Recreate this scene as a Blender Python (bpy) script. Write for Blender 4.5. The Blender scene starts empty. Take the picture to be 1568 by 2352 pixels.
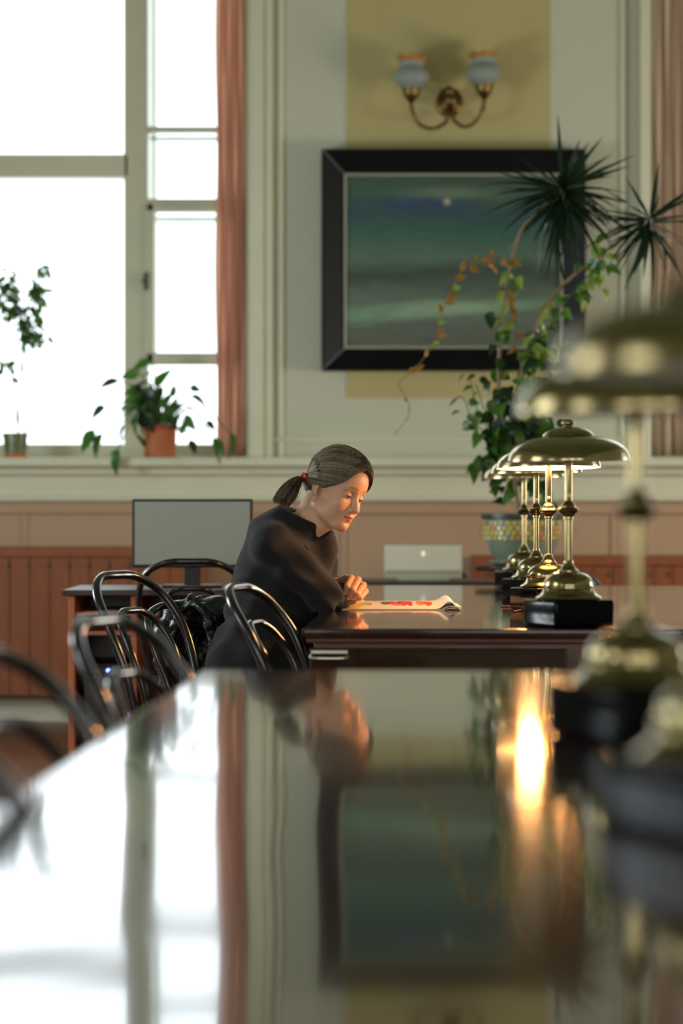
import bpy, bmesh, math, random
import numpy as np
from mathutils import Vector, Matrix, noise as mnoise

# ------------------------------------------------------------------ camera, world, lights, exposure
F_PX = 85.0 / 36.0 * 2352.0          # focal length in pixels of the 1568 x 2352 frame
EYE = 1.04                           # camera height above the floor (metres)
scene = bpy.context.scene
C = scene.collection

cam_data = bpy.data.cameras.new('camera')
cam = bpy.data.objects.new('camera', cam_data); C.objects.link(cam)
cam.location = (0, 0, EYE); cam.rotation_euler = (math.pi / 2, 0, 0)
cam_data.sensor_fit = 'VERTICAL'; cam_data.sensor_height = 36.0; cam_data.lens = 85.0
cam_data.clip_start = 0.05; cam_data.clip_end = 300
cam_data.dof.use_dof = True; cam_data.dof.focus_distance = 7.1; cam_data.dof.aperture_fstop = 2.2
scene.camera = cam

world = bpy.data.worlds.new('world'); scene.world = world; world.use_nodes = True
bg = world.node_tree.nodes['Background']
bg.inputs[0].default_value = (0.93, 0.97, 1.0, 1); bg.inputs[1].default_value = 2.8

def area_light(name, loc, rot, sx, sy, power, color):
    l = bpy.data.lights.new(name, 'AREA'); l.shape = 'RECTANGLE'; l.size = sx; l.size_y = sy
    l.energy = power; l.color = color
    o = bpy.data.objects.new(name, l); C.objects.link(o); o.location = loc; o.rotation_euler = rot
    return o
H = math.pi / 2
# lamps for daylight of unseen left and rear windows, plus an added right fill
for yy, pw, zz, hh in ((0.6, 20, 1.75, 1.5), (4.2, 26, 1.75, 1.5), (8.6, 74, 1.40, 0.9)):  # last one set low and strong to brighten the lower back wall
    area_light('daylight_left', (-3.5, yy, zz), (H, 0, -H), 1.5, hh, pw, (0.84, 0.94, 1.0))
for xx in (-1.6, 0.7, 3.0):
    area_light('daylight_rear', (xx, -2.9, 1.75), (H, 0, 0), 1.5, 1.9, 30, (1.0, 0.96, 0.88))
area_light('added_fill_right', (4.9, 9.4, 1.40), (H, 0, H), 1.5, 0.9, 84, (1.0, 0.90, 0.76))  # added fill, kept low so the back wall is brighter towards its foot

scene.view_settings.view_transform = 'Standard'; scene.view_settings.look = 'None'
scene.view_settings.gamma = 1.0; scene.view_settings.use_curve_mapping = False
scene.view_settings.exposure = 0.0
try:
    scene.cycles.use_denoising = True
    scene.cycles.max_bounces = 10; scene.cycles.transparent_max_bounces = 12
    scene.cycles.sample_clamp_indirect = 6
except Exception: pass

# ------------------------------------------------------------------ helpers
def P(x, y, D):
    """world point seen at pixel (x, y) of the frame when it stands D metres into the room"""
    return Vector(((x - 784.0) / F_PX * D, D, EYE - (y - 1176.0) / F_PX * D))

def srgb(r, g, b):
    f = lambda c: (c / 255 / 12.92) if c / 255 <= 0.04045 else ((c / 255 + 0.055) / 1.055) ** 2.4
    return (f(r), f(g), f(b), 1.0)

MATS = {}
def mat(name, col, rough=0.5, metal=0.0, var=0.0, vscale=6.0, bump=0.0, bscale=40.0, coat=0.0, coat_rough=0.05,
        stretch=(1, 1, 1), col2=None, emit=None, estr=0.0, spec=0.5, attr=None, sheen=0.0, sss=0.0, ior=1.5, trans=0.0, alpha=1.0):
    if name in MATS: return MATS[name]
    m = bpy.data.materials.new(name); m.use_nodes = True; MATS[name] = m
    nt = m.node_tree; b = nt.nodes['Principled BSDF']; N = nt.nodes.new; L = nt.links.new
    I = b.inputs
    I['Base Color'].default_value = col; I['Roughness'].default_value = rough; I['Metallic'].default_value = metal
    I['Coat Weight'].default_value = coat; I['Coat Roughness'].default_value = coat_rough
    I['Specular IOR Level'].default_value = spec; I['IOR'].default_value = ior
    I['Transmission Weight'].default_value = trans; I['Alpha'].default_value = alpha
    if sheen: I['Sheen Weight'].default_value = sheen; I['Sheen Roughness'].default_value = 0.4
    if sss:
        I['Subsurface Weight'].default_value = sss; I['Subsurface Radius'].default_value = (1.0, 0.35, 0.2); I['Subsurface Scale'].default_value = 0.006
    if emit: I['Emission Color'].default_value = emit; I['Emission Strength'].default_value = estr
    tc = N('ShaderNodeTexCoord'); mp = N('ShaderNodeMapping'); mp.inputs['Scale'].default_value = stretch
    L(tc.outputs['Object'], mp.inputs['Vector'])
    src = None
    if attr:
        a = N('ShaderNodeAttribute'); a.attribute_name = attr; src = a.outputs['Color']
    if var > 0 or col2:
        n = N('ShaderNodeTexNoise'); n.inputs['Scale'].default_value = vscale; n.inputs['Detail'].default_value = 5
        L(mp.outputs[0], n.inputs['Vector'])
        if col2:
            r = N('ShaderNodeValToRGB'); r.color_ramp.elements[0].position = 0.35; r.color_ramp.elements[1].position = 0.65
            r.color_ramp.elements[0].color = col; r.color_ramp.elements[1].color = col2
            L(n.outputs['Fac'], r.inputs[0]); src = r.outputs[0]
        else:
            hs = N('ShaderNodeHueSaturation'); mr = N('ShaderNodeMapRange')
            mr.inputs['From Min'].default_value = 0.25; mr.inputs['From Max'].default_value = 0.75
            mr.inputs['To Min'].default_value = 1 - var; mr.inputs['To Max'].default_value = 1 + var
            L(n.outputs['Fac'], mr.inputs['Value']); L(mr.outputs[0], hs.inputs['Value'])
            if src: L(src, hs.inputs['Color'])
            else: hs.inputs['Color'].default_value = col
            src = hs.outputs[0]
    if src: L(src, I['Base Color'])
    if bump > 0:
        n2 = N('ShaderNodeTexNoise'); n2.inputs['Scale'].default_value = bscale; n2.inputs['Detail'].default_value = 3
        L(mp.outputs[0], n2.inputs['Vector'])
        bp = N('ShaderNodeBump'); bp.inputs['Strength'].default_value = bump; bp.inputs['Distance'].default_value = 0.01
        L(n2.outputs['Fac'], bp.inputs['Height']); L(bp.outputs[0], I['Normal'])
    return m

def empty(name, loc=(0, 0, 0), rz=0.0):
    o = bpy.data.objects.new(name, None); C.objects.link(o); o.location = loc; o.rotation_euler = (0, 0, rz)
    o.empty_display_size = 0.1
    return o

def tag(o, label, cat, group=None):
    o['label'] = label; o['category'] = cat
    if group: o['group'] = group
    return o

def structure(o):
    o['kind'] = 'structure'; return o

def add(name, vf, m, parent=None, smooth=False, loc=None, label=None, auto=None):
    """link one mesh object from (verts, faces)"""
    v, f = vf
    me = bpy.data.meshes.new(name)
    me.from_pydata([tuple(p) for p in v], [], [tuple(q) for q in f]); me.validate()
    if smooth: me.polygons.foreach_set('use_smooth', [True] * len(me.polygons))
    if m: me.materials.append(m)
    o = bpy.data.objects.new(name, me); C.objects.link(o)
    if parent: o.parent = parent
    if loc is not None: o.location = loc
    if label: o['label'] = label
    if smooth and auto:
        try:
            for e in me.edges: pass
            me.set_sharp_from_angle(angle=math.radians(auto))
        except Exception: pass
    return o

def join(*parts):
    V = []; Fc = []
    for v, f in parts:
        n = len(V); V += [tuple(p) for p in v]; Fc += [tuple(i + n for i in q) for q in f]
    return V, Fc

def xf(vf, M):
    return [tuple(M @ Vector(p)) for p in vf[0]], vf[1]

def box(x0, x1, y0, y1, z0, z1, bevel=0.0, seg=2):
    if bevel <= 0:
        v = [(x0, y0, z0), (x1, y0, z0), (x1, y1, z0), (x0, y1, z0), (x0, y0, z1), (x1, y0, z1), (x1, y1, z1), (x0, y1, z1)]
        return v, [(0, 3, 2, 1), (4, 5, 6, 7), (0, 1, 5, 4), (1, 2, 6, 5), (2, 3, 7, 6), (3, 0, 4, 7)]
    bm = bmesh.new(); bmesh.ops.create_cube(bm, size=1.0)
    for q in bm.verts:
        q.co = Vector(((x0 + x1) / 2 + q.co.x * (x1 - x0), (y0 + y1) / 2 + q.co.y * (y1 - y0), (z0 + z1) / 2 + q.co.z * (z1 - z0)))
    bmesh.ops.bevel(bm, geom=list(bm.edges), offset=bevel, segments=seg, affect='EDGES', profile=0.6)
    bm.verts.index_update()
    r = [tuple(q.co) for q in bm.verts], [tuple(q.index for q in fc.verts) for fc in bm.faces]
    bm.free(); return r

def pbox(x0, x1, y0, y1, D, d0, d1, bevel=0.0):
    """box whose face at depth D fills the pixel rectangle; it runs from depth d0 to d1"""
    a = P(x0, y1, D); b = P(x1, y0, D)
    return box(a.x, b.x, d0, d1, a.z, b.z, bevel)

def catmull(pts, n=6, closed=False):
    pts = [Vector(p) for p in pts]; out = []
    N_ = len(pts); rng = range(N_ if closed else N_ - 1)
    for i in rng:
        if closed: p0, p1, p2, p3 = pts[i - 1], pts[i], pts[(i + 1) % N_], pts[(i + 2) % N_]
        else:
            p1, p2 = pts[i], pts[i + 1]
            p0 = pts[i - 1] if i > 0 else p1 * 2 - p2
            p3 = pts[i + 2] if i + 2 < N_ else p2 * 2 - p1
        for k in range(n):
            t = k / n
            out.append(0.5 * ((2 * p1) + (p2 - p0) * t + (2 * p0 - 5 * p1 + 4 * p2 - p3) * t * t + (3 * p1 - p0 - 3 * p2 + p3) * t ** 3))
    if not closed: out.append(pts[-1].copy())
    return out

def tube(pts, r, seg=8, closed=False, caps=True):
    pts = [Vector(p) for p in pts]; n = len(pts)
    rad = r if callable(r) else (lambda t: r)
    V = []; Fc = []
    T = []
    for i in range(n):
        a = pts[i - 1] if (i > 0 or closed) else pts[i]
        b = pts[(i + 1) % n] if (i < n - 1 or closed) else pts[i]
        t = (b - a); T.append(t.normalized() if t.length > 1e-9 else Vector((0, 0, 1)))
    u = T[0].orthogonal().normalized()
    for i in range(n):
        u = (u - T[i] * u.dot(T[i]))
        u = u.normalized() if u.length > 1e-6 else T[i].orthogonal().normalized()
        w = T[i].cross(u); rr = rad(i / max(1, n - 1))
        for k in range(seg):
            a = 2 * math.pi * k / seg
            V.append(tuple(pts[i] + (u * math.cos(a) + w * math.sin(a)) * rr))
    m = n if closed else n - 1
    for i in range(m):
        j = (i + 1) % n
        for k in range(seg):
            k2 = (k + 1) % seg
            Fc.append((i * seg + k, i * seg + k2, j * seg + k2, j * seg + k))
    if caps and not closed:
        Fc.append(tuple(reversed(range(seg)))); Fc.append(tuple(range((n - 1) * seg, n * seg)))
    return V, Fc

def lathe(prof, seg=32, cx=0.0, cy=0.0, wave=None):
    """surface of revolution of (r, z) pairs"""
    V = []; Fc = []; n = len(prof)
    for i, (r, z) in enumerate(prof):
        for k in range(seg):
            a = 2 * math.pi * k / seg
            rr, zz = (r, z) if wave is None else wave(i, a, r, z)
            V.append((cx + rr * math.cos(a), cy + rr * math.sin(a), zz))
    for i in range(n - 1):
        for k in range(seg):
            k2 = (k + 1) % seg
            Fc.append((i * seg + k, i * seg + k2, (i + 1) * seg + k2, (i + 1) * seg + k))
    if prof[0][0] > 1e-6: pass
    return V, Fc

def smooth_prof(pts, n=4):
    return [(max(0.0002, p.x), p.y) for p in catmull([(r, z, 0) for r, z in pts], n)]

def dup(root, loc=None, rz=None):
    r = root.copy(); C.objects.link(r)
    if loc is not None: r.location = loc
    if rz is not None: r.rotation_euler = (0, 0, rz)
    for ch in root.children:
        c = ch.copy(); C.objects.link(c); c.parent = r
        for g in ch.children:
            d = g.copy(); C.objects.link(d); d.parent = c
    return r
# ------------------------------------------------------------------ the room
M_wall = mat('wall_paint_pale', srgb(204, 204, 180), 0.75, var=0.03, vscale=1.2, bump=0.05, bscale=60)
M_yel = mat('wall_paint_yellow', srgb(192, 178, 122), 0.8, var=0.04, vscale=2, bump=0.12, bscale=150)
M_trim = mat('trim_paint', srgb(222, 220, 192), 0.45, var=0.03, vscale=3)
M_dado = mat('dado_paint', srgb(190, 158, 126), 0.6, var=0.04, vscale=2)
M_win = mat('window_paint', srgb(214, 214, 186), 0.4, var=0.03, vscale=4)
M_floor = mat('parquet', srgb(120, 74, 44), 0.35, var=0.2, vscale=9, stretch=(1, 8, 1))
M_ceil = mat('ceiling_paint', srgb(128, 142, 120), 0.9)  # dark green-grey chosen to dim the top of the walls
M_cover = mat('cover_wood', srgb(146, 80, 38), 0.5, var=0.14, vscale=5, stretch=(6, 6, 0.6))
M_snow = mat('snow', srgb(238, 242, 248), 0.9, var=0.02)

XL, XR, YN, YB, ZC = -3.6, 5.0, -3.0, 12.0, 4.7
T_ = 0.5
structure(add('floor', box(XL - T_, XR + T_, YN - T_, YB + T_, -0.1, 0.0), M_floor))
structure(add('ceiling', box(XL - T_, XR + T_, YN - T_, YB + T_, ZC, ZC + 0.15), M_ceil))

W1x0, W1x1 = P(0, 0, YB).x - 1.32, P(566, 0, YB).x     # opening of the left window
W2x0 = P(1478, 0, YB).x; W2x1 = W2x0 + (W1x1 - W1x0)
SILL = P(0, 1050, 11.74).z; WTOP = 4.25
wb = empty('wall_back', (0, YB, 0)); structure(wb)
def wpart(name, vf, m, **k):
    o = add(name, vf, m, wb, **k); o.location = (0, -YB, 0); return o
wpart('masonry', join(
    box(XL - T_, W1x0, YB, YB + T_, 0, ZC), box(W1x1, W2x0, YB, YB + T_, 0, ZC), box(W2x1, XR + T_, YB, YB + T_, 0, ZC),
    box(W1x0, W1x1, YB, YB + T_, 0, SILL - 0.04), box(W2x0, W2x1, YB, YB + T_, 0, SILL - 0.04),
    box(W1x0, W1x1, YB, YB + T_, WTOP, ZC), box(W2x0, W2x1, YB, YB + T_, WTOP, ZC)), M_wall)
# painted yellow field between the windows, a thin raised board with a bead around it
y0 = P(796, 915, YB); y1 = P(1262, 0, YB)
wpart('yellow_panel', box(y0.x, y1.x, YB - 0.006, YB + 0.01, y0.z, ZC - 0.25, 0.002), M_yel)
# stepped pilaster strips beside the left window and beside the right one
for (a, b, d) in ((574, 606, 0.055), (606, 626, 0.035), (640, 652, 0.014), (1424, 1436, 0.014), (1446, 1466, 0.03), (1466, 1490, 0.07)):
    p = P(a, 0, YB); q = P(b, 0, YB)
    wpart('casing', box(p.x, q.x, YB - d, YB + 0.01, SILL, ZC - 0.2, 0.006), M_trim if b != 1466 else M_wall)
# lower field: dado boards with flat stiles
zd1 = P(0, 1143, YB).z
wpart('dado', box(XL, XR, YB - 0.012, YB + 0.01, 0.09, zd1), M_dado)
for px in (-250, 60, 420, 790, 1160, 1408, 1700):
    p = P(px, 0, YB); wpart('dado_stile', box(p.x - 0.012, p.x + 0.012, YB - 0.022, YB, 0.09, P(0, 1180, YB).z, 0.003), M_dado)

tr = empty('trim_1', (0, YB, 0)); structure(tr)
def tpart(name, vf, m):
    o = add(name, vf, m, tr); o.location = (0, -YB, 0); return o
tpart('sill_board', box(XL, XR, 11.74, YB + 0.26, SILL - 0.045, SILL, 0.012), M_trim)
tpart('sill_moulding', box(XL, XR, 11.86, YB, SILL - 0.085, SILL - 0.045, 0.012), M_trim)
tpart('ledge_face', box(XL, XR, 11.93, YB, P(0, 1141, 11.93).z, SILL - 0.085, 0.004), M_trim)
tpart('lower_moulding', box(XL, XR, 11.90, YB, P(0, 1151, 11.9).z, P(0, 1141, 11.9).z, 0.006), M_trim)
tpart('dado_rail', box(XL, XR, 11.955, YB, P(0, 1180, 11.95).z, P(0, 1151, 11.95).z, 0.008), M_dado)
for px in (652, 1424):                                        # long low base line of the wall field
    pass
structure(add('trim_2', box(P(626, 0, YB).x, P(1446, 0, YB).x, YB - 0.014, YB + 0.01, P(0, 1012, YB).z, P(0, 1006, YB).z, 0.003), M_trim))
structure(add('baseboard_back', box(XL, XR, 11.96, YB, 0, 0.12, 0.006), M_trim))
structure(add('trim_3', box(XL, XR, YB - 0.18, YB, ZC - 0.25, ZC, 0.03), M_ceil))

# other walls with window openings for the lamps; the right opening is added
def wall_x(name, x, side, wins):
    parts = []; ys = [YN] + [v for w in wins for v in w] + [YB]
    x0, x1 = (x - T_, x) if side < 0 else (x, x + T_)
    for i in range(0, len(ys), 2): parts.append(box(x0, x1, ys[i], ys[i + 1], 0, ZC))
    for a, b in wins: parts += [box(x0, x1, a, b, 0, 0.95), box(x0, x1, a, b, 3.0, ZC)]
    structure(add(name, join(*parts), M_wall))
wall_x('wall_left', XL, -1, [(-0.2, 1.4), (3.4, 5.0), (7.8, 9.4)])
wall_x('wall_right', XR, 1, [(8.6, 10.2)])
parts = []; xs = [XL - T_, -2.4, -0.8, -0.1, 1.5, 2.2, 3.8, XR + T_]
for i in range(0, 8, 2): parts.append(box(xs[i], xs[i + 1], YN - T_, YN, 0, ZC))
for i in range(1, 7, 2): parts += [box(xs[i], xs[i + 1], YN - T_, YN, 0, 0.8), box(xs[i], xs[i + 1], YN - T_, YN, 2.8, ZC)]
structure(add('wall_rear', join(*parts), M_wall))
structure(add('snow_ground', box(-30, 40, YB + 2, 60, -1.2, -1.0), M_snow))

# ---- windows of the back wall
gl = bpy.data.materials.new('window_glass'); gl.use_nodes = True; MATS['glass'] = gl
nt = gl.node_tree; nt.nodes.clear()
o_ = nt.nodes.new('ShaderNodeOutputMaterial'); mx = nt.nodes.new('ShaderNodeMixShader'); t1 = nt.nodes.new('ShaderNodeBsdfTransparent')
g1 = nt.nodes.new('ShaderNodeBsdfGlossy'); g1.inputs['Roughness'].default_value = 0.02; lw = nt.nodes.new('ShaderNodeFresnel'); lw.inputs[0].default_value = 1.35
t1.inputs[0].default_value = (0.97, 0.99, 1.0, 1)
nt.links.new(lw.outputs[0], mx.inputs[0]); nt.links.new(t1.outputs[0], mx.inputs[1]); nt.links.new(g1.outputs[0], mx.inputs[2]); nt.links.new(mx.outputs[0], o_.inputs[0])
M_handle = mat('old_handle', srgb(90, 88, 70), 0.4, 0.7)
M_outer = mat('outer_frame_paint', srgb(236, 240, 240), 0.5)

def build_window(name, x0, x1, mirror=False):
    """double casement: wide middle light between two narrow ones; x in pixels at the sash depth, right edge x1"""
    w = empty(name, ((P(x0, 0, 12.25).x + P(x1, 0, 12.25).x) / 2, 12.25, SILL)); structure(w)
    inv = Vector(w.location)
    def wp(nm, rects, m, d0=12.22, d1=12.30, D=12.22, parent=None, bevel=0.006):
        ps = []
        for (a, b, t, bt) in rects:
            if mirror: a, b = x0 + x1 - b, x0 + x1 - a
            ps.append(pbox(a, b, t, bt, D, d0, d1, bevel))
        v, f = join(*ps)
        return add(nm, ([(p[0] - inv.x, p[1] - inv.y, p[2] - inv.z) for p in v], f), m, w)
    ML = x1 - 285 + 0      # distance helpers (pixels measured on the visible half)
    T = -340
    LM = x0 + (x1 - 340); LM2 = LM + 55
    wp('frame', [(x1 - 20, x1, T, 1046), (x0, x0 + 20, T, 1046), (x0, x1, 1020, 1050), (x0, x1, T - 20, T + 16)], M_win)
    wp('mullion', [(x1 - 281, x1 - 226, T, 1030)], M_win, 12.20, 12.32)
    wp('mullion', [(x0 + 226, x0 + 281, T, 1030)], M_win, 12.20, 12.32)
    wp('transom', [(x0 + 270, x1 - 270, 355, 408)], M_win, 12.20, 12.32)
    wp('glazing_bar', [(x1 - 228, x1 - 10, 290, 303)], M_win)
    wp('transom', [(x1 - 228, x1 - 10, 457, 478)], M_win, 12.20, 12.32)
    wp('transom', [(x0 + 10, x0 + 228, 457, 478)], M_win, 12.20, 12.32)
    wp('glazing_bar', [(x0 + 10, x0 + 228, 290, 303)], M_win)
    for (a, b) in ((x1 - 228, x1 - 18), (x0 + 18, x0 + 228)):
        s = wp('sash', [(a, a + 17, 470, 838), (b - 17, b, 470, 838), (a, b, 470, 488), (a, b, 811, 839)], M_win, 12.18, 12.25)
        wp('glass_pane', [(a + 10, b - 10, 480, 820)], MATS['glass'], 12.225, 12.229, bevel=0)
        wp('glass_pane', [(a, b, 838, 1025)], MATS['glass'], 12.25, 12.254, bevel=0)
        wp('glass_pane', [(a, b, 300, 460)], MATS['glass'], 12.25, 12.254, bevel=0)
        wp('glass_pane', [(a, b, T, 292)], MATS['glass'], 12.25, 12.254, bevel=0)
    wp('glass_pane', [(x0 + 275, x1 - 275, T, 360)], MATS['glass'], 12.26, 12.264, bevel=0)
    wp('glass_pane', [(x0 + 275, x1 - 275, 404, 1025)], MATS['glass'], 12.26, 12.264, bevel=0)
    wp('handle', [(x1 - 234, x1 - 226, 628, 668), (x1 - 240, x1 - 228, 644, 650)], M_handle, 12.16, 12.20, bevel=0.002)
    # outer frame, a hand's breadth further out
    wp('outer_frame', [(x1 - 222, x1 - 206, T, 840), (x0 + 206, x0 + 222, T, 840), (x1 - 222, x1, 312, 324), (x0, x0 + 222, 312, 324),
                       (x1 - 222, x1, 496, 510), (x0, x0 + 222, 496, 510), (x1 - 10, x1, T, 1030), (x0, x0 + 10, T, 1030)], M_outer, 12.42, 12.46, D=12.42)
    return w
build_window('window_1', -606, 566)
build_window('window_2', 1478, 2650, mirror=True)

def side_window(name, axis, c, a, b, z0, z1):
    """plain cross-barred window in a side or rear wall; c is the wall's inner plane, out the way outwards"""
    w = empty(name, ((c, (a + b) / 2, z0) if axis == 'x' else ((a + b) / 2, c, z0))); structure(w)
    out = 0.3 * (1 if (axis == 'x' and c > 0) else -1); h = (b - a) / 2; zt = z1 - z0
    def bx(u0, u1, v0, v1, t=0.03, bev=0.005):
        return box(out - t, out + t, u0, u1, v0, v1, bev) if axis == 'x' else box(u0, u1, out - t, out + t, v0, v1, bev)
    add('frame', join(bx(-h, -h + 0.07, 0, zt), bx(h - 0.07, h, 0, zt), bx(-h, h, 0, 0.07), bx(-h, h, zt - 0.07, zt)), M_win, w)
    add('mullion', bx(-0.035, 0.035, 0.07, zt - 0.07, 0.035), M_win, w)
    add('transom', bx(-h + 0.07, h - 0.07, zt * 0.66, zt * 0.66 + 0.06, 0.035), M_win, w)
    for u0, u1 in ((-h + 0.06, -0.03), (0.03, h - 0.06)):
        for v0, v1 in ((0.06, zt * 0.66), (zt * 0.66 + 0.06, zt - 0.06)): add('glass_pane', bx(u0, u1, v0, v1, 0.002, 0), MATS['glass'], w)
for k, (a, b) in enumerate([(-0.2, 1.4), (3.4, 5.0), (7.8, 9.4)]): side_window('window_%d' % (k + 3), 'x', XL, a, b, 0.95, 3.0)
side_window('window_6', 'x', XR, 8.6, 10.2, 0.95, 3.0)  # unseen window added to go with the right fill lamp
for k, (a, b) in enumerate([(-2.4, -0.8), (-0.1, 1.5), (2.2, 3.8)]): side_window('window_%d' % (k + 7), 'y', YN, a, b, 0.8, 2.8)

# ---- curtains inside the reveals
M_cur = mat('curtain_cloth', srgb(246, 212, 188), 0.85, var=0.06, vscale=3, stretch=(1, 1, 0.2), bump=0.1, bscale=300)
def lets_light(m, c, f):
    nt = m.node_tree; b = nt.nodes['Principled BSDF']; t = nt.nodes.new('ShaderNodeBsdfTranslucent'); t.inputs[0].default_value = c
    x = nt.nodes.new('ShaderNodeMixShader'); x.inputs[0].default_value = f; nt.links.new(b.outputs[0], x.inputs[1]); nt.links.new(t.outputs[0], x.inputs[2]); nt.links.new(x.outputs[0], nt.nodes['Material Output'].inputs[0])
lets_light(M_cur, srgb(250, 222, 204), 0.66)
def curtain(name, xa, xb, yc, label, mt, seed, amp=0.028, folds=5):
    rnd = random.Random(seed); nx, nz = 90, 30
    z0, z1 = SILL + 0.012, 4.2
    V = []; Fc = []
    for j in range(nz + 1):
        z = z0 + (z1 - z0) * j / nz
        for i in range(nx + 1):
            t = i / nx
            wob = math.sin(t * folds * 2 * math.pi + 0.4 * math.sin(j * 0.35)) * amp + math.sin(t * folds * 4.7 * math.pi + 1.3) * amp * 0.25
            V.append((xa + (xb - xa) * t + 0.006 * math.sin(j * 0.5 + i * 0.2), yc + wob, z))
    for j in range(nz):
        for i in range(nx):
            a = j * (nx + 1) + i; Fc.append((a, a + 1, a + nx + 2, a + nx + 1))
    o = add(name, (V, Fc), mt, smooth=True)
    s = o.modifiers.new('thick', 'SOLIDIFY'); s.thickness = 0.004
    tag(o, label, 'curtain'); return o
curtain('curtain', P(497, 0, 12.08).x, P(562, 0, 12.08).x, 12.08, 'salmon pink curtain gathered at the right side of the bright window', M_cur, 1)
M_cur2 = mat('curtain_cloth_pale', srgb(232, 214, 196), 0.85, var=0.05, vscale=3, stretch=(1, 1, 0.2))
lets_light(M_cur2, srgb(226, 204, 184), 0.3)
curtain('curtain', P(1496, 0, 12.08).x, P(1600, 0, 12.08).x, 12.08, 'pale pink curtain at the right edge of the photo, right of the painting', M_cur2, 2)

# ---- radiator covers of vertical boards
M_knob = mat('cover_knob', srgb(110, 92, 80), 0.4, 0.3)
def cover(x0, x1, ytop, label, first, D=11.78):
    a = P(x0, ytop, D); b = P(x1, ytop, D); r = empty('radiator_cover', ((a.x + b.x) / 2, D, 0)); cx = r.location.x
    top = a.z; bot = P(0, 1598, D).z
    add('top_rail', box(a.x - cx, b.x - cx, -0.01, 0.17, top - 0.05, top, 0.006), M_cover, r)
    for q in (a.x, b.x - 0.02): add('side_panel', box(q - cx, q - cx + 0.02, 0, 0.17, bot - 0.12, top - 0.05, 0.003), M_cover, r)
    for q in (a.x + 0.03, b.x - 0.07): add('foot', box(q - cx, q - cx + 0.04, 0.02, 0.14, 0.0, bot, 0.003), M_cover, r)
    pitch = 46.0 / F_PX * D; x = P(first, 0, D).x
    while x > a.x: x -= pitch
    while x < b.x:
        l = max(x + 0.0022, a.x + 0.001); rr = min(x + pitch - 0.0022, b.x - 0.001)
        if rr - l > 0.012:
            bd = add('board', box(l - cx, rr - cx, 0.008, 0.026, bot, top - 0.051, 0.003), M_cover, r)
            if rr - l > 0.06:
                add('knob', xf(lathe(smooth_prof([(0.0003, 0.016), (0.009, 0.014), (0.011, 0.006), (0.007, 0)], 3), 12), Matrix.Translation((rr - cx - 0.006, 0.008, top - 0.09)) @ Matrix.Rotation(math.pi / 2, 4, 'X')), M_knob, bd, smooth=True)
        x += pitch
    add('backing', box(a.x - cx + 0.02, b.x - cx - 0.02, 0.027, 0.035, bot, top - 0.05), M_cover, r)
    tag(r, label, 'radiator cover'); return r
cover(-310, 470, 1256, 'orange-brown radiator cover of vertical boards under the bright window', 22)
cover(1085, 2300, 1276, 'red-brown board radiator cover behind the mosaic pot and brass lamps', 1085)
# ------------------------------------------------------------------ tables
def table_wood():
    m = bpy.data.materials.new('table_wood'); m.use_nodes = True; nt = m.node_tree; b = nt.nodes['Principled BSDF']; N = nt.nodes.new; L = nt.links.new
    tc = N('ShaderNodeTexCoord'); mp = N('ShaderNodeMapping'); mp.inputs['Scale'].default_value = (9, 0.5, 9); L(tc.outputs['Object'], mp.inputs[0])
    n = N('ShaderNodeTexNoise'); n.inputs['Scale'].default_value = 3; n.inputs['Detail'].default_value = 6; L(mp.outputs[0], n.inputs['Vector'])
    r = N('ShaderNodeValToRGB'); r.color_ramp.elements[0].color = srgb(30, 17, 13); r.color_ramp.elements[1].color = srgb(66, 34, 24); L(n.outputs[0], r.inputs[0]); L(r.outputs[0], b.inputs['Base Color'])
    b.inputs['Roughness'].default_value = 0.09; b.inputs['IOR'].default_value = 1.62; b.inputs['Coat Weight'].default_value = 0.6; b.inputs['Coat Roughness'].default_value = 0.04
    mp2 = N('ShaderNodeMapping'); mp2.inputs['Scale'].default_value = (7, 1.1, 1); L(tc.outputs['Object'], mp2.inputs[0])
    n2 = N('ShaderNodeTexNoise'); n2.inputs['Scale'].default_value = 1.0; n2.inputs['Detail'].default_value = 1; L(mp2.outputs[0], n2.inputs['Vector'])
    bp = N('ShaderNodeBump'); bp.inputs['Strength'].default_value = 0.42; bp.inputs['Distance'].default_value = 0.004; L(n2.outputs[0], bp.inputs['Height'])
    L(bp.outputs[0], b.inputs['Normal']); L(bp.outputs[0], b.inputs['Coat Normal'])
    return m
M_table = table_wood()
M_tedge = mat('table_moulding_wood', srgb(92, 50, 30), 0.25, coat=0.5, var=0.2, vscale=4, stretch=(1, 6, 6))
M_chrome = mat('pull_metal', srgb(190, 190, 170), 0.3, 1.0)
TH = 0.759      # table top height
ROT = -math.atan(0.038)
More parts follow.
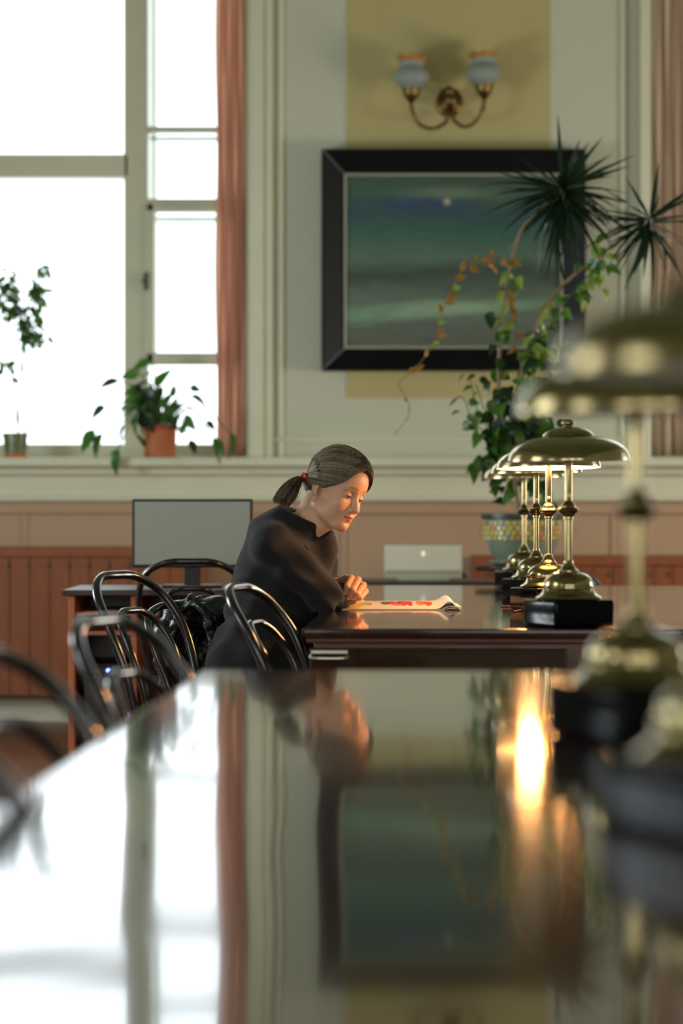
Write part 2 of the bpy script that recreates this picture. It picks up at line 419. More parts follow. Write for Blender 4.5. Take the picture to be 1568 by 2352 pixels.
def make_table(loc, length, label):
    """origin: middle of the near short edge; runs +y"""
    t = empty('reading_table', loc, ROT); w = 0.67
    add('tabletop', box(-w, w, 0, length, TH - 0.022, TH, 0.009, 3), M_table, t)
    add('edge_moulding', box(-w + 0.012, w - 0.012, 0.012, length - 0.012, TH - 0.036, TH - 0.022, 0.005), M_tedge, t)
    add('apron', join(box(-w + 0.03, w - 0.03, 0.03, 0.055, TH - 0.14, TH - 0.036, 0.002), box(-w + 0.03, w - 0.03, length - 0.055, length - 0.03, TH - 0.14, TH - 0.036, 0.002),
                      box(-w + 0.03, -w + 0.055, 0.05, length - 0.05, TH - 0.14, TH - 0.036, 0.002), box(w - 0.055, w - 0.03, 0.05, length - 0.05, TH - 0.14, TH - 0.036, 0.002)), M_tedge, t)
    for k, (a, b) in enumerate(((-0.65, -0.03), (0.03, 0.65))):
        d = add('drawer', box(a, b, 0.014, 0.032, TH - 0.128, TH - 0.046, 0.005), M_table, t)
        if k == 0:
            cx = -0.602
            add('handle', join(box(cx - 0.045, cx + 0.045, 0.008, 0.016, TH - 0.062, TH - 0.052, 0.002), xf(tube(catmull([(cx - 0.045, 0.014, TH - 0.066), (cx - 0.04, -0.006, TH - 0.07), (cx, -0.01, TH - 0.071), (cx + 0.04, -0.006, TH - 0.07), (cx + 0.045, 0.014, TH - 0.066)], 5), 0.0035, 8), Matrix.Identity(4))), M_chrome, d, label='pale metal pull')
    for sx in (-1, 1):
        for yy in (0.09, length - 0.09):
            pr = smooth_prof([(0.022, 0), (0.03, 0.03), (0.024, 0.09), (0.034, 0.16), (0.03, 0.35), (0.042, 0.52), (0.036, 0.56), (0.046, 0.6), (0.046, TH - 0.036)], 4)
            add('leg', lathe(pr, 20, sx * (w - 0.08), yy), M_tedge, t, smooth=True)
    add('stretcher', box(-0.03, 0.03, 0.1, length - 0.1, 0.12, 0.17, 0.006), M_tedge, t)
    for yy in (0.09, length - 0.09): add('stretcher', box(-w + 0.08, w - 0.08, yy - 0.025, yy + 0.025, 0.12, 0.17, 0.006), M_tedge, t)
    tag(t, label, 'table'); return t
def along(x, y): return Vector((x, y, 0))
# near end centre of the far table: left corner at (-.098, 5.8)
far_table = make_table((-0.098 + 0.67, 5.80, 0), 3.45, 'far dark polished reading table at which the woman reads')
near_table = make_table((-0.252 + 0.67 - 0.038 * 3.44, 4.29 - 3.44, 0), 3.44, 'near glossy dark reading table filling the bottom of the photo')

# ------------------------------------------------------------------ brass lamps
def brass(name, c, rough=0.24):
    return mat(name, c, rough, 1.0, var=0.10, vscale=14, bump=0.02, bscale=60)
M_brass = brass('brass', srgb(160, 145, 102), 0.17)
M_enamel = mat('white_enamel', srgb(240, 236, 220), 0.35)
M_block = mat('black_lacquer', srgb(9, 10, 12), 0.12, spec=0.08)
M_bulb_on = mat('bulb_lit', (1, 0.8, 0.5, 1), 0.5, emit=(1.0, 0.55, 0.22, 1), estr=8)
M_bulb = mat('bulb_off', srgb(225, 225, 215), 0.2)
def make_lamp(lit=False):
    t = empty('table_lamp'); z = TH
    # square black block, turned on the table
    blk = xf(box(-0.083, 0.083, -0.083, 0.083, 0.0005, 0.066, 0.009, 3), Matrix.Rotation(math.radians(24), 4, 'Z'))
    add('base_block', blk, M_block, t, smooth=True, auto=40)
    prof = [(0.0003, 0.066), (0.080, 0.0662), (0.0815, 0.069), (0.080, 0.072), (0.072, 0.077), (0.065, 0.084), (0.0625, 0.092), (0.0645, 0.094), (0.0645, 0.099), (0.061, 0.101),
            (0.0605, 0.108), (0.056, 0.118), (0.046, 0.127), (0.036, 0.1315), (0.030, 0.1325), (0.0265, 0.134), (0.0265, 0.137), (0.0215, 0.139), (0.016, 0.146), (0.0125, 0.155), (0.0118, 0.160), (0.0094, 0.162)]
    add('foot', lathe(prof, 48), M_brass, t, smooth=True, auto=35)
    pole = [(0.0094, 0.162), (0.0094, 0.262), (0.0125, 0.264), (0.0125, 0.269), (0.016, 0.271), (0.0175, 0.275), (0.0215, 0.277), (0.0255, 0.2815), (0.0262, 0.286), (0.0235, 0.2905), (0.018, 0.293), (0.0175, 0.297), (0.0145, 0.302), (0.0105, 0.306), (0.0094, 0.31), (0.0094, 0.458)]
    add('pole', lathe(pole, 32), M_brass, t, smooth=True, auto=35)
    R = Matrix.Translation((0, 0, 0.43)) @ Matrix.Rotation(math.radians(-1.0 if not lit else -0.8), 4, 'Y') @ Matrix.Rotation(math.radians(0.0 if not lit else -1.8), 4, 'X') @ Matrix.Translation((0, 0, -0.43))
    outer = smooth_prof([(0.150, 0.4065), (0.1495, 0.412), (0.147, 0.4225), (0.1405, 0.4345), (0.128, 0.4465), (0.108, 0.4570), (0.085, 0.4635), (0.060, 0.4668)], 4)
    sh = add('shade', xf(lathe(outer + [(0.060, 0.4665), (0.0595, 0.4658)], 64), R), M_brass, t, smooth=True)
    inner = smooth_prof([(0.0594, 0.4655), (0.085, 0.4618), (0.107, 0.4553), (0.1265, 0.445), (0.1388, 0.4334), (0.1453, 0.422), (0.1479, 0.412), (0.1484, 0.4067)], 4)
    add('shade_lining', xf(lathe(inner + [(0.150, 0.4063)], 64), R), M_enamel, sh, smooth=True, label='white inside of the shade')
    cap = [(0.062, 0.4665), (0.0635, 0.4685), (0.062, 0.472), (0.055, 0.479), (0.043, 0.4855), (0.030, 0.489), (0.018, 0.4905), (0.0115, 0.4915), (0.011, 0.494), (0.0155, 0.497), (0.0165, 0.5005), (0.0145, 0.505), (0.009, 0.5085), (0.0003, 0.5095)]
    add('cap', xf(lathe(cap, 48), R), M_brass, t, smooth=True, auto=50)
    add('cap_underside', xf(lathe([(0.0003, 0.4665), (0.0625, 0.4664)], 32), R), M_enamel, t)
    for s in (-1, 1):
        h = add('bulb_holder', xf(lathe([(0.0003, 0), (0.012, 0.001), (0.012, 0.02), (0.0003, 0.021)], 16), Matrix.Translation((s * 0.009, 0, 0.450)) @ Matrix.Rotation(s * math.pi / 2, 4, 'Y')), M_brass, t, smooth=True, auto=40)
        b = lathe(smooth_prof([(0.0003, 0.0), (0.009, 0.004), (0.012, 0.014), (0.0175, 0.026), (0.017, 0.040), (0.0003, 0.052)], 4), 20)
        add('bulb', xf(b, Matrix.Translation((s * 0.028, 0, 0.450)) @ Matrix.Rotation(s * math.radians(95), 4, 'Y')), M_bulb_on if lit else M_bulb, h, smooth=True)
    add('switch', xf(lathe([(0.0003, 0), (0.005, 0.001), (0.005, 0.006), (0.0003, 0.007)], 12), Matrix.Translation((0, -0.0094, 0.322)) @ Matrix.Rotation(math.pi / 2, 4, 'X')), M_enamel, t)
    return t
lamp0 = make_lamp(); lamp_lit = make_lamp(True)
def lamp_at(o, x, D, rz, label):
    o.location = (( x - 784) / F_PX * D, D, TH); o.rotation_euler = (0, 0, rz); tag(o, label, 'lamp', 'brass reading lamps on the tables'); return o
lamp_at(lamp0, 1305, 5.96, 0, 'unlit brass lamp directly in front of the glowing one on the far table')
lamp_at(lamp_lit, 1259, 6.92, 0, 'lit brass table lamp glowing orange on the far table')
lamp_at(dup(lamp0), 1231, 7.86, 0.03, 'unlit brass table lamp directly behind the glowing one')
lamp_at(dup(lamp0), 1203, 8.95, -0.03, 'rearmost brass table lamp, beside the mosaic pot')
lamp_at(dup(lamp0), 1461, 3.02, 0.05, 'blurred brass lamp standing on the near table, its whole stem in view')
lamp_at(dup(lamp0), 1672, 2.12, 0.05, 'nearest brass lamp, cut off by the right edge of the photo')
for s in (-1, 1):
    pl = bpy.data.lights.new('lamp_glow', 'POINT'); pl.energy = 18.0; pl.color = (1.0, 0.44, 0.15); pl.shadow_soft_size = 0.036
    po = bpy.data.objects.new('lamp_glow', pl); C.objects.link(po); po.location = lamp_lit.location + Vector((s * 0.055, 0, 0.427))
# the flex of the lit lamp
M_flex = mat('flex', srgb(84, 56, 44), 0.5)
fl = [P(1180, 1408, 6.75), P(1195, 1400, 6.85), P(1205, 1395, 6.95), P(1190, 1390, 7.1), P(1150, 1392, 7.15)]
fl = [Vector((p.x, p.y, TH + 0.003)) for p in fl]
tag(add('lamp_cord', tube(catmull(fl, 6), 0.0026, 6), M_flex, smooth=True), 'thin brown cord lying on the far table at the foot of the lit lamp', 'cord')

# ------------------------------------------------------------------ bentwood chairs
M_bent = mat('black_bentwood', srgb(22, 20, 20), 0.2, coat=0.7, coat_rough=0.08, var=0.1, vscale=10)
M_cane = mat('seat_panel', srgb(40, 28, 22), 0.45)
def make_chair(htop=0.87):
    t = empty('bentwood_chair'); hs = 0.455; k = (htop - hs) / (0.87 - hs)
    def Z(z): return hs + (z - hs) * k
    # local frame: faces +x, back at -x
    def loop(w0, w1, zt, lean, legs=True):
        pts = []
        half = []
        if legs: half += [(-0.235, w0 + 0.035, 0.0), (-0.20, w0 + 0.015, 0.22)]
        half += [(-0.175, w0, hs), (-0.178 - lean * 0.06, w0 + (w1 - w0) * 0.55, Z(hs + (zt - hs) * 0.33)), (-0.175 - lean * 0.38, w1, Z(hs + (zt - hs) * 0.66)), (-0.175 - lean * 0.74, w1 * 0.86, Z(hs + (zt - hs) * 0.88)), (-0.175 - lean * 0.96, w1 * 0.48, Z(hs + (zt - hs) * 0.985))]
        pts = half + [(-0.175 - lean, 0, Z(zt))] + [(a, -b, c) for a, b, c in reversed(half)]
        return catmull(pts, 7)
    add('back_loop', tube(loop(0.160, 0.185, 0.87, 0.16), 0.0118, 12), M_bent, t, smooth=True)
    add('inner_loop', tube(loop(0.090, 0.110, 0.775, 0.115, False), 0.0096, 10), M_bent, t, smooth=True)
    add('seat_rim', lathe([(0.170, hs - 0.028), (0.2, hs - 0.028), (0.208, hs - 0.018), (0.208, hs - 0.004), (0.2, hs + 0.003), (0.172, hs + 0.003), (0.168, hs - 0.004), (0.170, hs - 0.028)], 40), M_bent, t, smooth=True, auto=40)
    add('seat', lathe([(0.0003, hs - 0.001), (0.10, hs - 0.0015), (0.171, hs - 0.003), (0.171, hs - 0.012), (0.0003, hs - 0.012)], 32), M_cane, t, smooth=True, auto=40)
    for s in (-1, 1):
        add('leg', tube(catmull([(0.185, s * 0.165, 0), (0.155, s * 0.145, 0.2), (0.14, s * 0.135, hs - 0.02)], 5), lambda q: 0.011 + 0.005 * q, 10), M_bent, t, smooth=True)
    ring = [(0.158 * math.cos(a) - 0.01, 0.15 * math.sin(a), 0.235) for a in [2 * math.pi * i / 28 for i in range(28)]]
    add('leg_ring', tube(ring, 0.0085, 8, closed=True), M_bent, t, smooth=True)
    return t
chair0 = make_chair(); chair_mid = make_chair(0.85); chair_low = make_chair(0.80)
def chair_back(o, px, D, rz, label, grp='black bentwood chairs'):
    """stand a chair so that the top of its back is at pixel column px, D metres into the room"""
    a = math.radians(rz); b = Vector(((px - 784) / F_PX * D, D)); o.location = (b.x + 0.29 * math.cos(a), b.y + 0.29 * math.sin(a), 0)
    o.rotation_euler = (0, 0, a); tag(o, label, 'chair', grp); return o
chair_back(chair0, 300, 6.50, -27, 'black bentwood chair whose empty hoop back stands left of the hanging jacket')
chair_jk = make_chair(0.765)
chair_back(chair_jk, 440, 7.16, -48, 'low-backed black bentwood chair the woman sits on, jacket over its back')
chair_back(chair_mid, 585, 6.12, -15, 'black bentwood chair in front of the woman at the corner of the far table')
chair_back(dup(chair_mid), 282, 4.20, -20, 'blurred black bentwood chair by the far left corner of the near table')
chair_back(dup(chair_mid), -5, 3.16, -20, 'blurred dark chair hoop at the left edge, above the lowest one')
chair_back(dup(chair_mid), -230, 2.10, -20, 'most blurred chair hoop at the bottom left edge of the photo')
chair_back(dup(chair0), 438, 8.38, 90, 'black bentwood chair facing the computer desk, seen from behind')
chair_back(chair_low, 1276, 9.62, -92, 'low black bentwood chair whose hoop curves out right of the far-table lamps')
chair_back(dup(chair_low), 980, 11.25, -90, 'low black bentwood chair beyond the white monitor, only its right side showing')
# ------------------------------------------------------------------ computer desk on the left
M_lam = mat('desk_laminate', srgb(198, 122, 84), 0.5, var=0.08, vscale=4, stretch=(1, 1, 5))
M_dark = mat('desk_dark', srgb(58, 36, 28), 0.35, var=0.1)
M_blackp = mat('black_plastic', srgb(20, 21, 23), 0.4)
DD = 8.72
dx0 = P(142, 0, DD).x; dx1 = dx0 + 0.80; DT = P(0, 1355, DD).z
desk = empty('computer_desk', ((dx0 + dx1) / 2, DD + 0.3, 0))
def dp(name, vf, m, parent=desk, **k):
    v, f = vf; l = desk.location
    return add(name, ([(p[0] - l.x, p[1] - l.y, p[2]) for p in v], f), m, parent, **k)
dp('desktop', box(dx0, dx1, DD, DD + 0.6, DT - 0.022, DT, 0.004), M_dark)
for px in (156, 299): 
    q = P(px, 0, DD).x; dp('side_panel', box(q, q + 0.022, DD + 0.02, DD + 0.58, 0.0, DT - 0.022, 0.002), M_lam)
dp('side_panel', box(dx1 - 0.05, dx1 - 0.028, DD + 0.02, DD + 0.58, 0, DT - 0.022, 0.002), M_lam)
xa, xb = P(156, 0, DD).x + 0.022, P(299, 0, DD).x
dp('shelf', box(xa, xb, DD + 0.03, DD + 0.56, P(0, 1416, DD).z, P(0, 1406, DD).z, 0.002), M_lam)
dp('shelf', box(xa, xb, DD + 0.03, DD + 0.56, P(0, 1460, DD).z, P(0, 1450, DD).z, 0.002), M_lam)
dp('shelf', box(xa, xb, DD + 0.03, DD + 0.56, 0.10, 0.118, 0.002), M_lam)
dp('back_panel', box(xa, dx1 - 0.05, DD + 0.56, DD + 0.575, 0.10, DT - 0.03), M_dark)
dp('keyboard_tray', box(xb + 0.03, dx1 - 0.055, DD + 0.03, DD + 0.40, DT - 0.095, DT - 0.08, 0.002), M_lam)
tag(desk, 'computer desk with dark top and orange-edged side panels left of the chairs', 'desk')

tw = empty('computer_tower', (P(240, 0, DD).x, DD + 0.28, 0.118)); hw = 0.088
add('case', box(-hw, hw, -0.2, 0.2, 0.0005, 0.37, 0.006), M_blackp, tw)
add('front_panel', box(-hw + 0.004, hw - 0.004, -0.212, -0.2, 0.008, 0.36, 0.005), mat('tower_front', srgb(26, 28, 32), 0.25), tw)
M_led = mat('blue_led', (0.02, 0.05, 1, 1), 0.5, emit=(0.10, 0.14, 1.0, 1), estr=9)
ty = lambda y: P(0, y, DD).z - 0.118
add('power_light', xf(lathe([(0.0003, 0.004), (0.007, 0.003), (0.008, 0)], 12), Matrix.Translation((P(244, 0, DD).x - tw.location.x, -0.212, ty(1543))) @ Matrix.Rotation(math.pi / 2, 4, 'X')), M_led, tw, label='glowing blue power light')
qx = P(204, 0, DD).x - tw.location.x
add('sticker', box(qx - 0.012, qx + 0.012, -0.2135, -0.2125, ty(1568), ty(1552)), mat('sticker', srgb(215, 215, 200), 0.6), tw, label='small pale square sticker')
add('light_strip', box(hw - 0.012, hw - 0.009, -0.2135, -0.2125, ty(1690), ty(1640)), mat('blue_strip', (0.05, 0.05, .6, 1), 0.5, emit=(0.1, 0.1, 1, 1), estr=1.5), tw)
for z_ in (0.30, 0.325): add('drive_bay', box(-hw + 0.016, hw - 0.016, -0.2145, -0.211, z_, z_ + 0.02, 0.001), M_blackp, tw)
tag(tw, 'black computer tower with a blue light in the desk niche', 'computer')

MD = 8.95
def monitor(name, x0, x1, y0, y1, D, zbase, mscr, mframe, label, back=False):
    a = P(x0, y1, D); b = P(x1, y0, D); cx = (a.x + b.x) / 2
    t = empty(name, (cx, D, zbase)); z0 = a.z - zbase; z1 = b.z - zbase; w = (b.x - a.x) / 2
    add('housing', box(-w, w, 0.0, 0.035, z0, z1, 0.006), mframe, t)
    if back:
        add('back_shell', box(-w * 0.985, w * 0.985, -0.012, 0.002, z0 + 0.03, z1 - 0.004, 0.006), mscr, t)
        bd = lathe([(0.0003, 0.002), (0.012, 0.0015), (0.013, 0)], 20)
        add('badge', xf(bd, Matrix.Translation((0, -0.0125, z1 - 0.045)) @ Matrix.Rotation(math.pi / 2, 4, 'X')), mat('badge', srgb(250, 250, 240), 0.2, 0.3), t, label='small pale round badge')
        add('vent', box(-w * 0.93, w * 0.93, -0.013, -0.011, z0 + 0.035, z0 + 0.04), mframe, t)
    else:
        add('screen', box(-w + 0.010, w - 0.010, -0.0015, 0.001, z0 + 0.012, z1 - 0.010), mscr, t)
    add('neck', box(-0.03, 0.03, 0.012, 0.03, 0.008, z0 + 0.08, 0.004), mframe, t)
    add('stand', box(-0.11, 0.11, -0.06, 0.10, 0.0005, 0.012, 0.004), mframe, t)
    tag(t, label, 'monitor'); return t
M_scr = mat('grey_screen', srgb(172, 180, 166), 0.35, var=0.04, vscale=2)
mon = monitor('monitor', 303, 580, 1146, 1304, MD, DT, M_scr, M_blackp, 'wide monitor with pale grey screen and thin dark frame on the computer desk')
lx = P(549, 0, MD).x - mon.location.x
add('power_light', box(lx - 0.004, lx + 0.004, -0.002, 0.002, P(0, 1307, MD).z - DT - 0.0, P(0, 1302, MD).z - DT), mat('red_led', (1, .1, .05, 1), .5, emit=(1, .12, .05, 1), estr=3), mon)
# ---- second little desk with a white monitor turned away
d2 = empty('side_desk', (0.36, 10.50, 0)); D2T = 0.745
add('desktop', box(-0.42, 0.42, -0.28, 0.28, D2T - 0.024, D2T, 0.004), M_dark, d2)
for s in (-1, 1): add('side_panel', box(s * 0.39 - 0.011, s * 0.39 + 0.011, -0.26, 0.26, 0, D2T - 0.024, 0.002), M_lam, d2)
add('back_panel', box(-0.38, 0.38, 0.2, 0.215, 0.3, D2T - 0.024), M_dark, d2)
tag(d2, 'small dark-topped desk carrying the white monitor behind the far table', 'desk')
M_wpl = mat('white_plastic', srgb(226, 224, 200), 0.35, var=0.02)
monitor('monitor', 882, 1061, 1250, 1330, 10.42, D2T, M_wpl, mat('grey_plastic', srgb(178, 184, 160), 0.4), 'white monitor seen from behind with a small round badge, right of the woman', back=True)

# ------------------------------------------------------------------ painting
PD = 11.93
M_pframe = mat('frame_black', srgb(12, 13, 14), 0.45, spec=0.25, var=0.3, vscale=5)
M_fillet = mat('frame_fillet', srgb(172, 170, 150), 0.4, 0.3)
pic = empty('framed_painting', P((738 + 1343) / 2, 852, PD)); pl = pic.location
fx = lambda x: P(x, 0, PD).x - pl.x
fz = lambda y: P(0, y, PD).z - pl.z
X0, X1, Z0, Z1 = fx(738), fx(1343), fz(852), fz(345); i0, i1, j0, j1 = fx(790), fx(1292), fz(801), fz(399)
def frame_side(o1, o2, n1, n2):
    # outer edge proud, sloping inwards; solid to the wall
    prof = [(0, 0.05), (0, -0.045), (0.12, -0.055), (0.88, -0.012), (1, -0.008), (1, 0.05)]
    V = []
    for (o, n) in ((o1, n1), (o2, n2)):
        for (t, d) in prof: V.append((o[0] + (n[0] - o[0]) * t, d, o[1] + (n[1] - o[1]) * t))
    k = len(prof); F_ = [(i, (i + 1) % k, k + (i + 1) % k, k + i) for i in range(k)] + [tuple(reversed(range(k))), tuple(range(k, 2 * k))]
    return V, F_
cs = [(X0, Z0), (X1, Z0), (X1, Z1), (X0, Z1)]; ci = [(i0, j0), (i1, j0), (i1, j1), (i0, j1)]
for k in range(4):
    add('frame_side', frame_side(cs[k], cs[(k + 1) % 4], ci[k], ci[(k + 1) % 4]), M_pframe, pic)
for k in range(4):   # pale mitre lines at the corners
    a = Vector((cs[k][0], -0.047, cs[k][1])); b = Vector((ci[k][0], -0.010, ci[k][1]))
    q = a.lerp(b, 0.12); q.y = -0.0565
    add('mitre_strip', tube([a, q, b], 0.0035, 6), mat('mitre', srgb(120, 120, 130), 0.4), pic)
fw = 0.012
for k, bxs in enumerate(((i0, i1, j0, j0 + fw), (i0, i1, j1 - fw, j1), (i0, i0 + fw, j0 + fw, j1 - fw), (i1 - fw, i1, j0 + fw, j1 - fw))):
    add('fillet', box(bxs[0], bxs[1], -0.014, 0.03, bxs[2], bxs[3], 0.003), M_fillet, pic)
# canvas: a plain moonlit water scene of soft bands, laid as colours on a fine grid
nx, nz = 200, 160; V = []; Fc = []; cols = []
def nz_(x, y, s, sd=0): return mnoise.fractal(Vector((x * s, y * s * 2.4, sd)), 0.8, 2.0, 5)
def lerp3(a, b, t): return tuple(a[i] + (b[i] - a[i]) * t for i in range(3))
S = lambda r, g, b: srgb(r, g, b)[:3]
bands = [(0.0, S(100, 104, 90)), (0.10, S(106, 116, 102)), (0.17, S(112, 130, 110)), (0.30, S(96, 112, 96)), (0.42, S(60, 74, 64)), (0.52, S(88, 114, 96)), (0.66, S(58, 98, 84)), (0.78, S(48, 78, 82)), (0.90, S(64, 92, 78)), (1.0, S(58, 80, 66))]
for j in range(nz + 1):
    for i in range(nx + 1):
        u, v = i / nx, j / nz
        V.append((i0 + fw + (i1 - i0 - 2 * fw) * u, 0.0, j0 + fw + (j1 - j0 - 2 * fw) * v))
        n = nz_(u, v, 2.2, 1) * 0.5; vv = min(1, max(0, v + n * 0.07))
        for k in range(len(bands) - 1):
            if bands[k][0] <= vv <= bands[k + 1][0]:
                c = lerp3(bands[k][1], bands[k + 1][1], (vv - bands[k][0]) / (bands[k + 1][0] - bands[k][0])); break
        # pale water reach
        mid = 0.17 + 0.09 * u + 0.02 * nz_(u, v, 1.5, 4); w_ = 0.055 + 0.015 * math.cos(u * 3)
        g = max(0, 1 - abs(v - mid) / w_) ** 0.6 if abs(v - mid) < w_ else 0
        bright = 0.55 + 0.45 * math.exp(-((u - 0.5) / 0.28) ** 2)
        c = lerp3(c, lerp3(S(98, 150, 118), S(176, 196, 158), bright - 0.4), g * 0.9 * (1 - max(0, u - 0.75) * 3.2 if u > 0.75 else 1) * 0.95)
        # soft blue opening with a warm pale spot
        d = ((u - 0.40) / 0.26) ** 2 + ((v - 0.84) / 0.075) ** 2 + n * 0.6
        c = lerp3(c, S(44, 70, 104), max(0, 1 - d) * 0.85)
        d = ((u - 0.50) / 0.20) ** 2 + ((v - 0.90) / 0.03) ** 2 + n * 0.8
        c = lerp3(c, S(128, 150, 104), math.exp(-max(0, d)) * 0.55)
        d = ((u - 0.47) / 0.014) ** 2 + ((v - 0.85) / 0.016) ** 2
        c = lerp3(c, S(224, 196, 160), math.exp(-d))
        if v < 0.14 + 0.08 * u: c = lerp3(c, S(86, 92, 80), 0.5 + 0.3 * nz_(u, v, 6, 8))
        f_ = 1 + 0.16 * nz_(u, v * 1.6, 9, 2)
        cols.append((c[0] * f_, c[1] * f_, c[2] * f_, 1))
for j in range(nz):
    for i in range(nx):
        a = j * (nx + 1) + i; Fc.append((a, a + 1, a + nx + 2, a + nx + 1))
M_canvas = mat('canvas_paint', (1, 1, 1, 1), 0.55, attr='paint', bump=0.15, bscale=200)
cv = add('canvas', (V, Fc), M_canvas, pic, label='dark teal moonlit water scene')
at_ = cv.data.color_attributes.new('paint', 'FLOAT_COLOR', 'POINT'); at_.data.foreach_set('color', np.array(cols, dtype=np.float32).ravel())
tag(pic, 'large landscape painting in a wide black frame on the wall', 'painting')

# ------------------------------------------------------------------ wall sconce
SD = 11.86
M_obrass = mat('old_brass', srgb(120, 98, 58), 0.32, 1.0, var=0.25, vscale=30)
sc = empty('wall_sconce', P(1032, 236, 11.99)); sl = sc.location
def sp(x, y, D=SD): return P(x, y, D) - sl
Rb = Matrix.Rotation(math.pi / 2, 4, 'X')
bp_ = lathe(smooth_prof([(0.066, 0.0), (0.066, 0.006), (0.058, 0.012), (0.045, 0.016), (0.040, 0.026), (0.028, 0.034), (0.0003, 0.038)], 3), 32)
add('back_plate', xf(bp_, Matrix.Scale(1.12, 4, (0, 0, 1)) @ Rb), M_obrass, sc, smooth=True, auto=40)
add('boss', xf(lathe(smooth_prof([(0.02, 0), (0.03, 0.03), (0.033, 0.06), (0.022, 0.09), (0.0003, 0.1)], 4), 24), Matrix.Translation((0, -0.02, 0.0)) @ Matrix.Scale(1.35, 4, (0, 0, 1)) @ Rb), M_obrass, sc, smooth=True)
add('finial', xf(lathe(smooth_prof([(0.0003, -0.02), (0.018, -0.01), (0.022, 0.01), (0.012, 0.026), (0.0003, 0.03)], 4), 20), Matrix.Translation(sp(1032, 212, 11.9))), M_obrass, sc, smooth=True)
M_sglass = mat('frosted_glass', srgb(186, 196, 186), 0.35, trans=0.45, sss=0.0, ior=1.3)
M_samber = mat('amber_glass', srgb(206, 150, 74), 0.3, trans=0.3, ior=1.3)
for side, path, cup, tilt, scale in (('l', [(1030, 262), (1022, 282), (995, 295), (965, 287), (948, 262), (944, 238), (944, 228)], (944, 232), 0.02, 1.0),
                        ('r', [(1036, 262), (1044, 278), (1066, 291), (1092, 280), (1107, 256), (1111, 236), (1112, 222)], (1112, 224), -0.02, 1.0)):
    pts = [sp(x, y, SD + 0.0 if i > 1 else 11.92) for i, (x, y) in enumerate(path)]
    arm = add('arm', tube(catmull(pts, 6), 0.0085, 10), M_obrass, sc, smooth=True)
    # little cast leaves on the arm
    for q in ((3, 0.018), (4, 0.02)):
        c_ = pts[q[0]]
        for a_ in (0.6, 2.4, 4.2):
            dv = Vector((math.cos(a_) * 0.8, -0.4, math.sin(a_)))
            add('cast_leaf', tube([c_, c_ + dv * 0.012, c_ + dv * 0.022], lambda t: 0.0055 * (1 - t) + 0.0008, 6), M_obrass, arm)
    Mc = Matrix.Translation(sp(*cup)) @ Matrix.Rotation(tilt, 4, 'Y')
    wv = lambda i, a, r, z: (r * (1 + 0.05 * math.cos(14 * a)), z)
    add('cup', xf(lathe(smooth_prof([(0.008, -0.01), (0.02, 0.004), (0.036, 0.03), (0.043, 0.062), (0.044, 0.068), (0.0003, 0.068)], 4), 56, wave=wv), Mc), M_obrass, sc, smooth=True)
    gs = smooth_prof([(0.034, 0.060), (0.055, 0.067), (0.078, 0.088), (0.086, 0.112), (0.082, 0.137), (0.066, 0.158), (0.058, 0.168), (0.060, 0.180), (0.066, 0.190)], 4)
    sg = add('glass_shade', xf(lathe(gs, 40), Mc), M_sglass, sc, smooth=True)
    gw = lambda i, a, r, z: (r * (1 + 0.07 * (i / 8) * math.cos(8 * a)), z + 0.006 * (i / 8) * math.cos(8 * a))
    add('ruffled_rim', xf(lathe(smooth_prof([(0.0662, 0.190), (0.0655, 0.197), (0.071, 0.206), (0.079, 0.213)], 3), 64, wave=gw), Mc), M_samber, sg, smooth=True, label='amber ruffled rim')
    for o in (sg,) + tuple(sg.children):
        s_ = o.modifiers.new('thick', 'SOLIDIFY'); s_.thickness = 0.003
tag(sc, 'two-armed old brass wall light with frosted globes above the painting', 'wall light')

# ------------------------------------------------------------------ magazine
mgD0, mgD1 = 6.93, 7.215
ma = P(784, 0, 6.96).x; mb = P(1058, 0, 6.96).x; MW = mb - ma
mag = empty('magazine', (ma, mgD0, TH))
def page_z(u, v):   # u 0..1 left to right, v 0 near..1 far
    e = math.exp(-((u - 0.90) / 0.055) ** 2) * 0.022
    hump = 0.0135 * min(1, max(0, (v * 1.6))) * (1 - math.exp(-u / 0.06)) * (1 - max(0, (u - 0.9) / 0.1) ** 1.5)
    return 0.003 + hump + e * (0.75 + 0.25 * (1 - v))
nu, nv = 110, 34; V = []; Fc = []; cols = []
rnd = random.Random(5)
spots = []
def blob(u, v, ru, rv, c): spots.append((u, v, ru, rv, c))
blob(0.10, 0.45, 0.085, 0.5, S(236, 206, 96)); blob(0.17, 0.55, 0.06, 0.25, S(206, 214, 110)); blob(0.06, 0.15, 0.07, 0.15, S(240, 190, 70)); blob(0.235, 0.45, 0.03, 0.12, S(214, 150, 60))
blob(0.30, 0.8, 0.04, 0.12, S(232, 150, 150)); blob(0.385, 0.55, 0.055, 0.17, S(104, 96, 40)); blob(0.43, 0.62, 0.03, 0.3, S(214, 66, 66)); blob(0.47, 0.45, 0.03, 0.2, S(226, 90, 96)); blob(0.53, 0.60, 0.05, 0.34, S(216, 58, 74)); blob(0.58, 0.55, 0.03, 0.3, S(206, 50, 60)); blob(0.49, 0.66, 0.02, 0.12, S(90, 60, 40))
blob(0.68, 0.62, 0.05, 0.26, S(236, 110, 60)); blob(0.74, 0.5, 0.035, 0.25, S(226, 80, 50)); blob(0.66, 0.4, 0.02, 0.12, S(240, 160, 110))
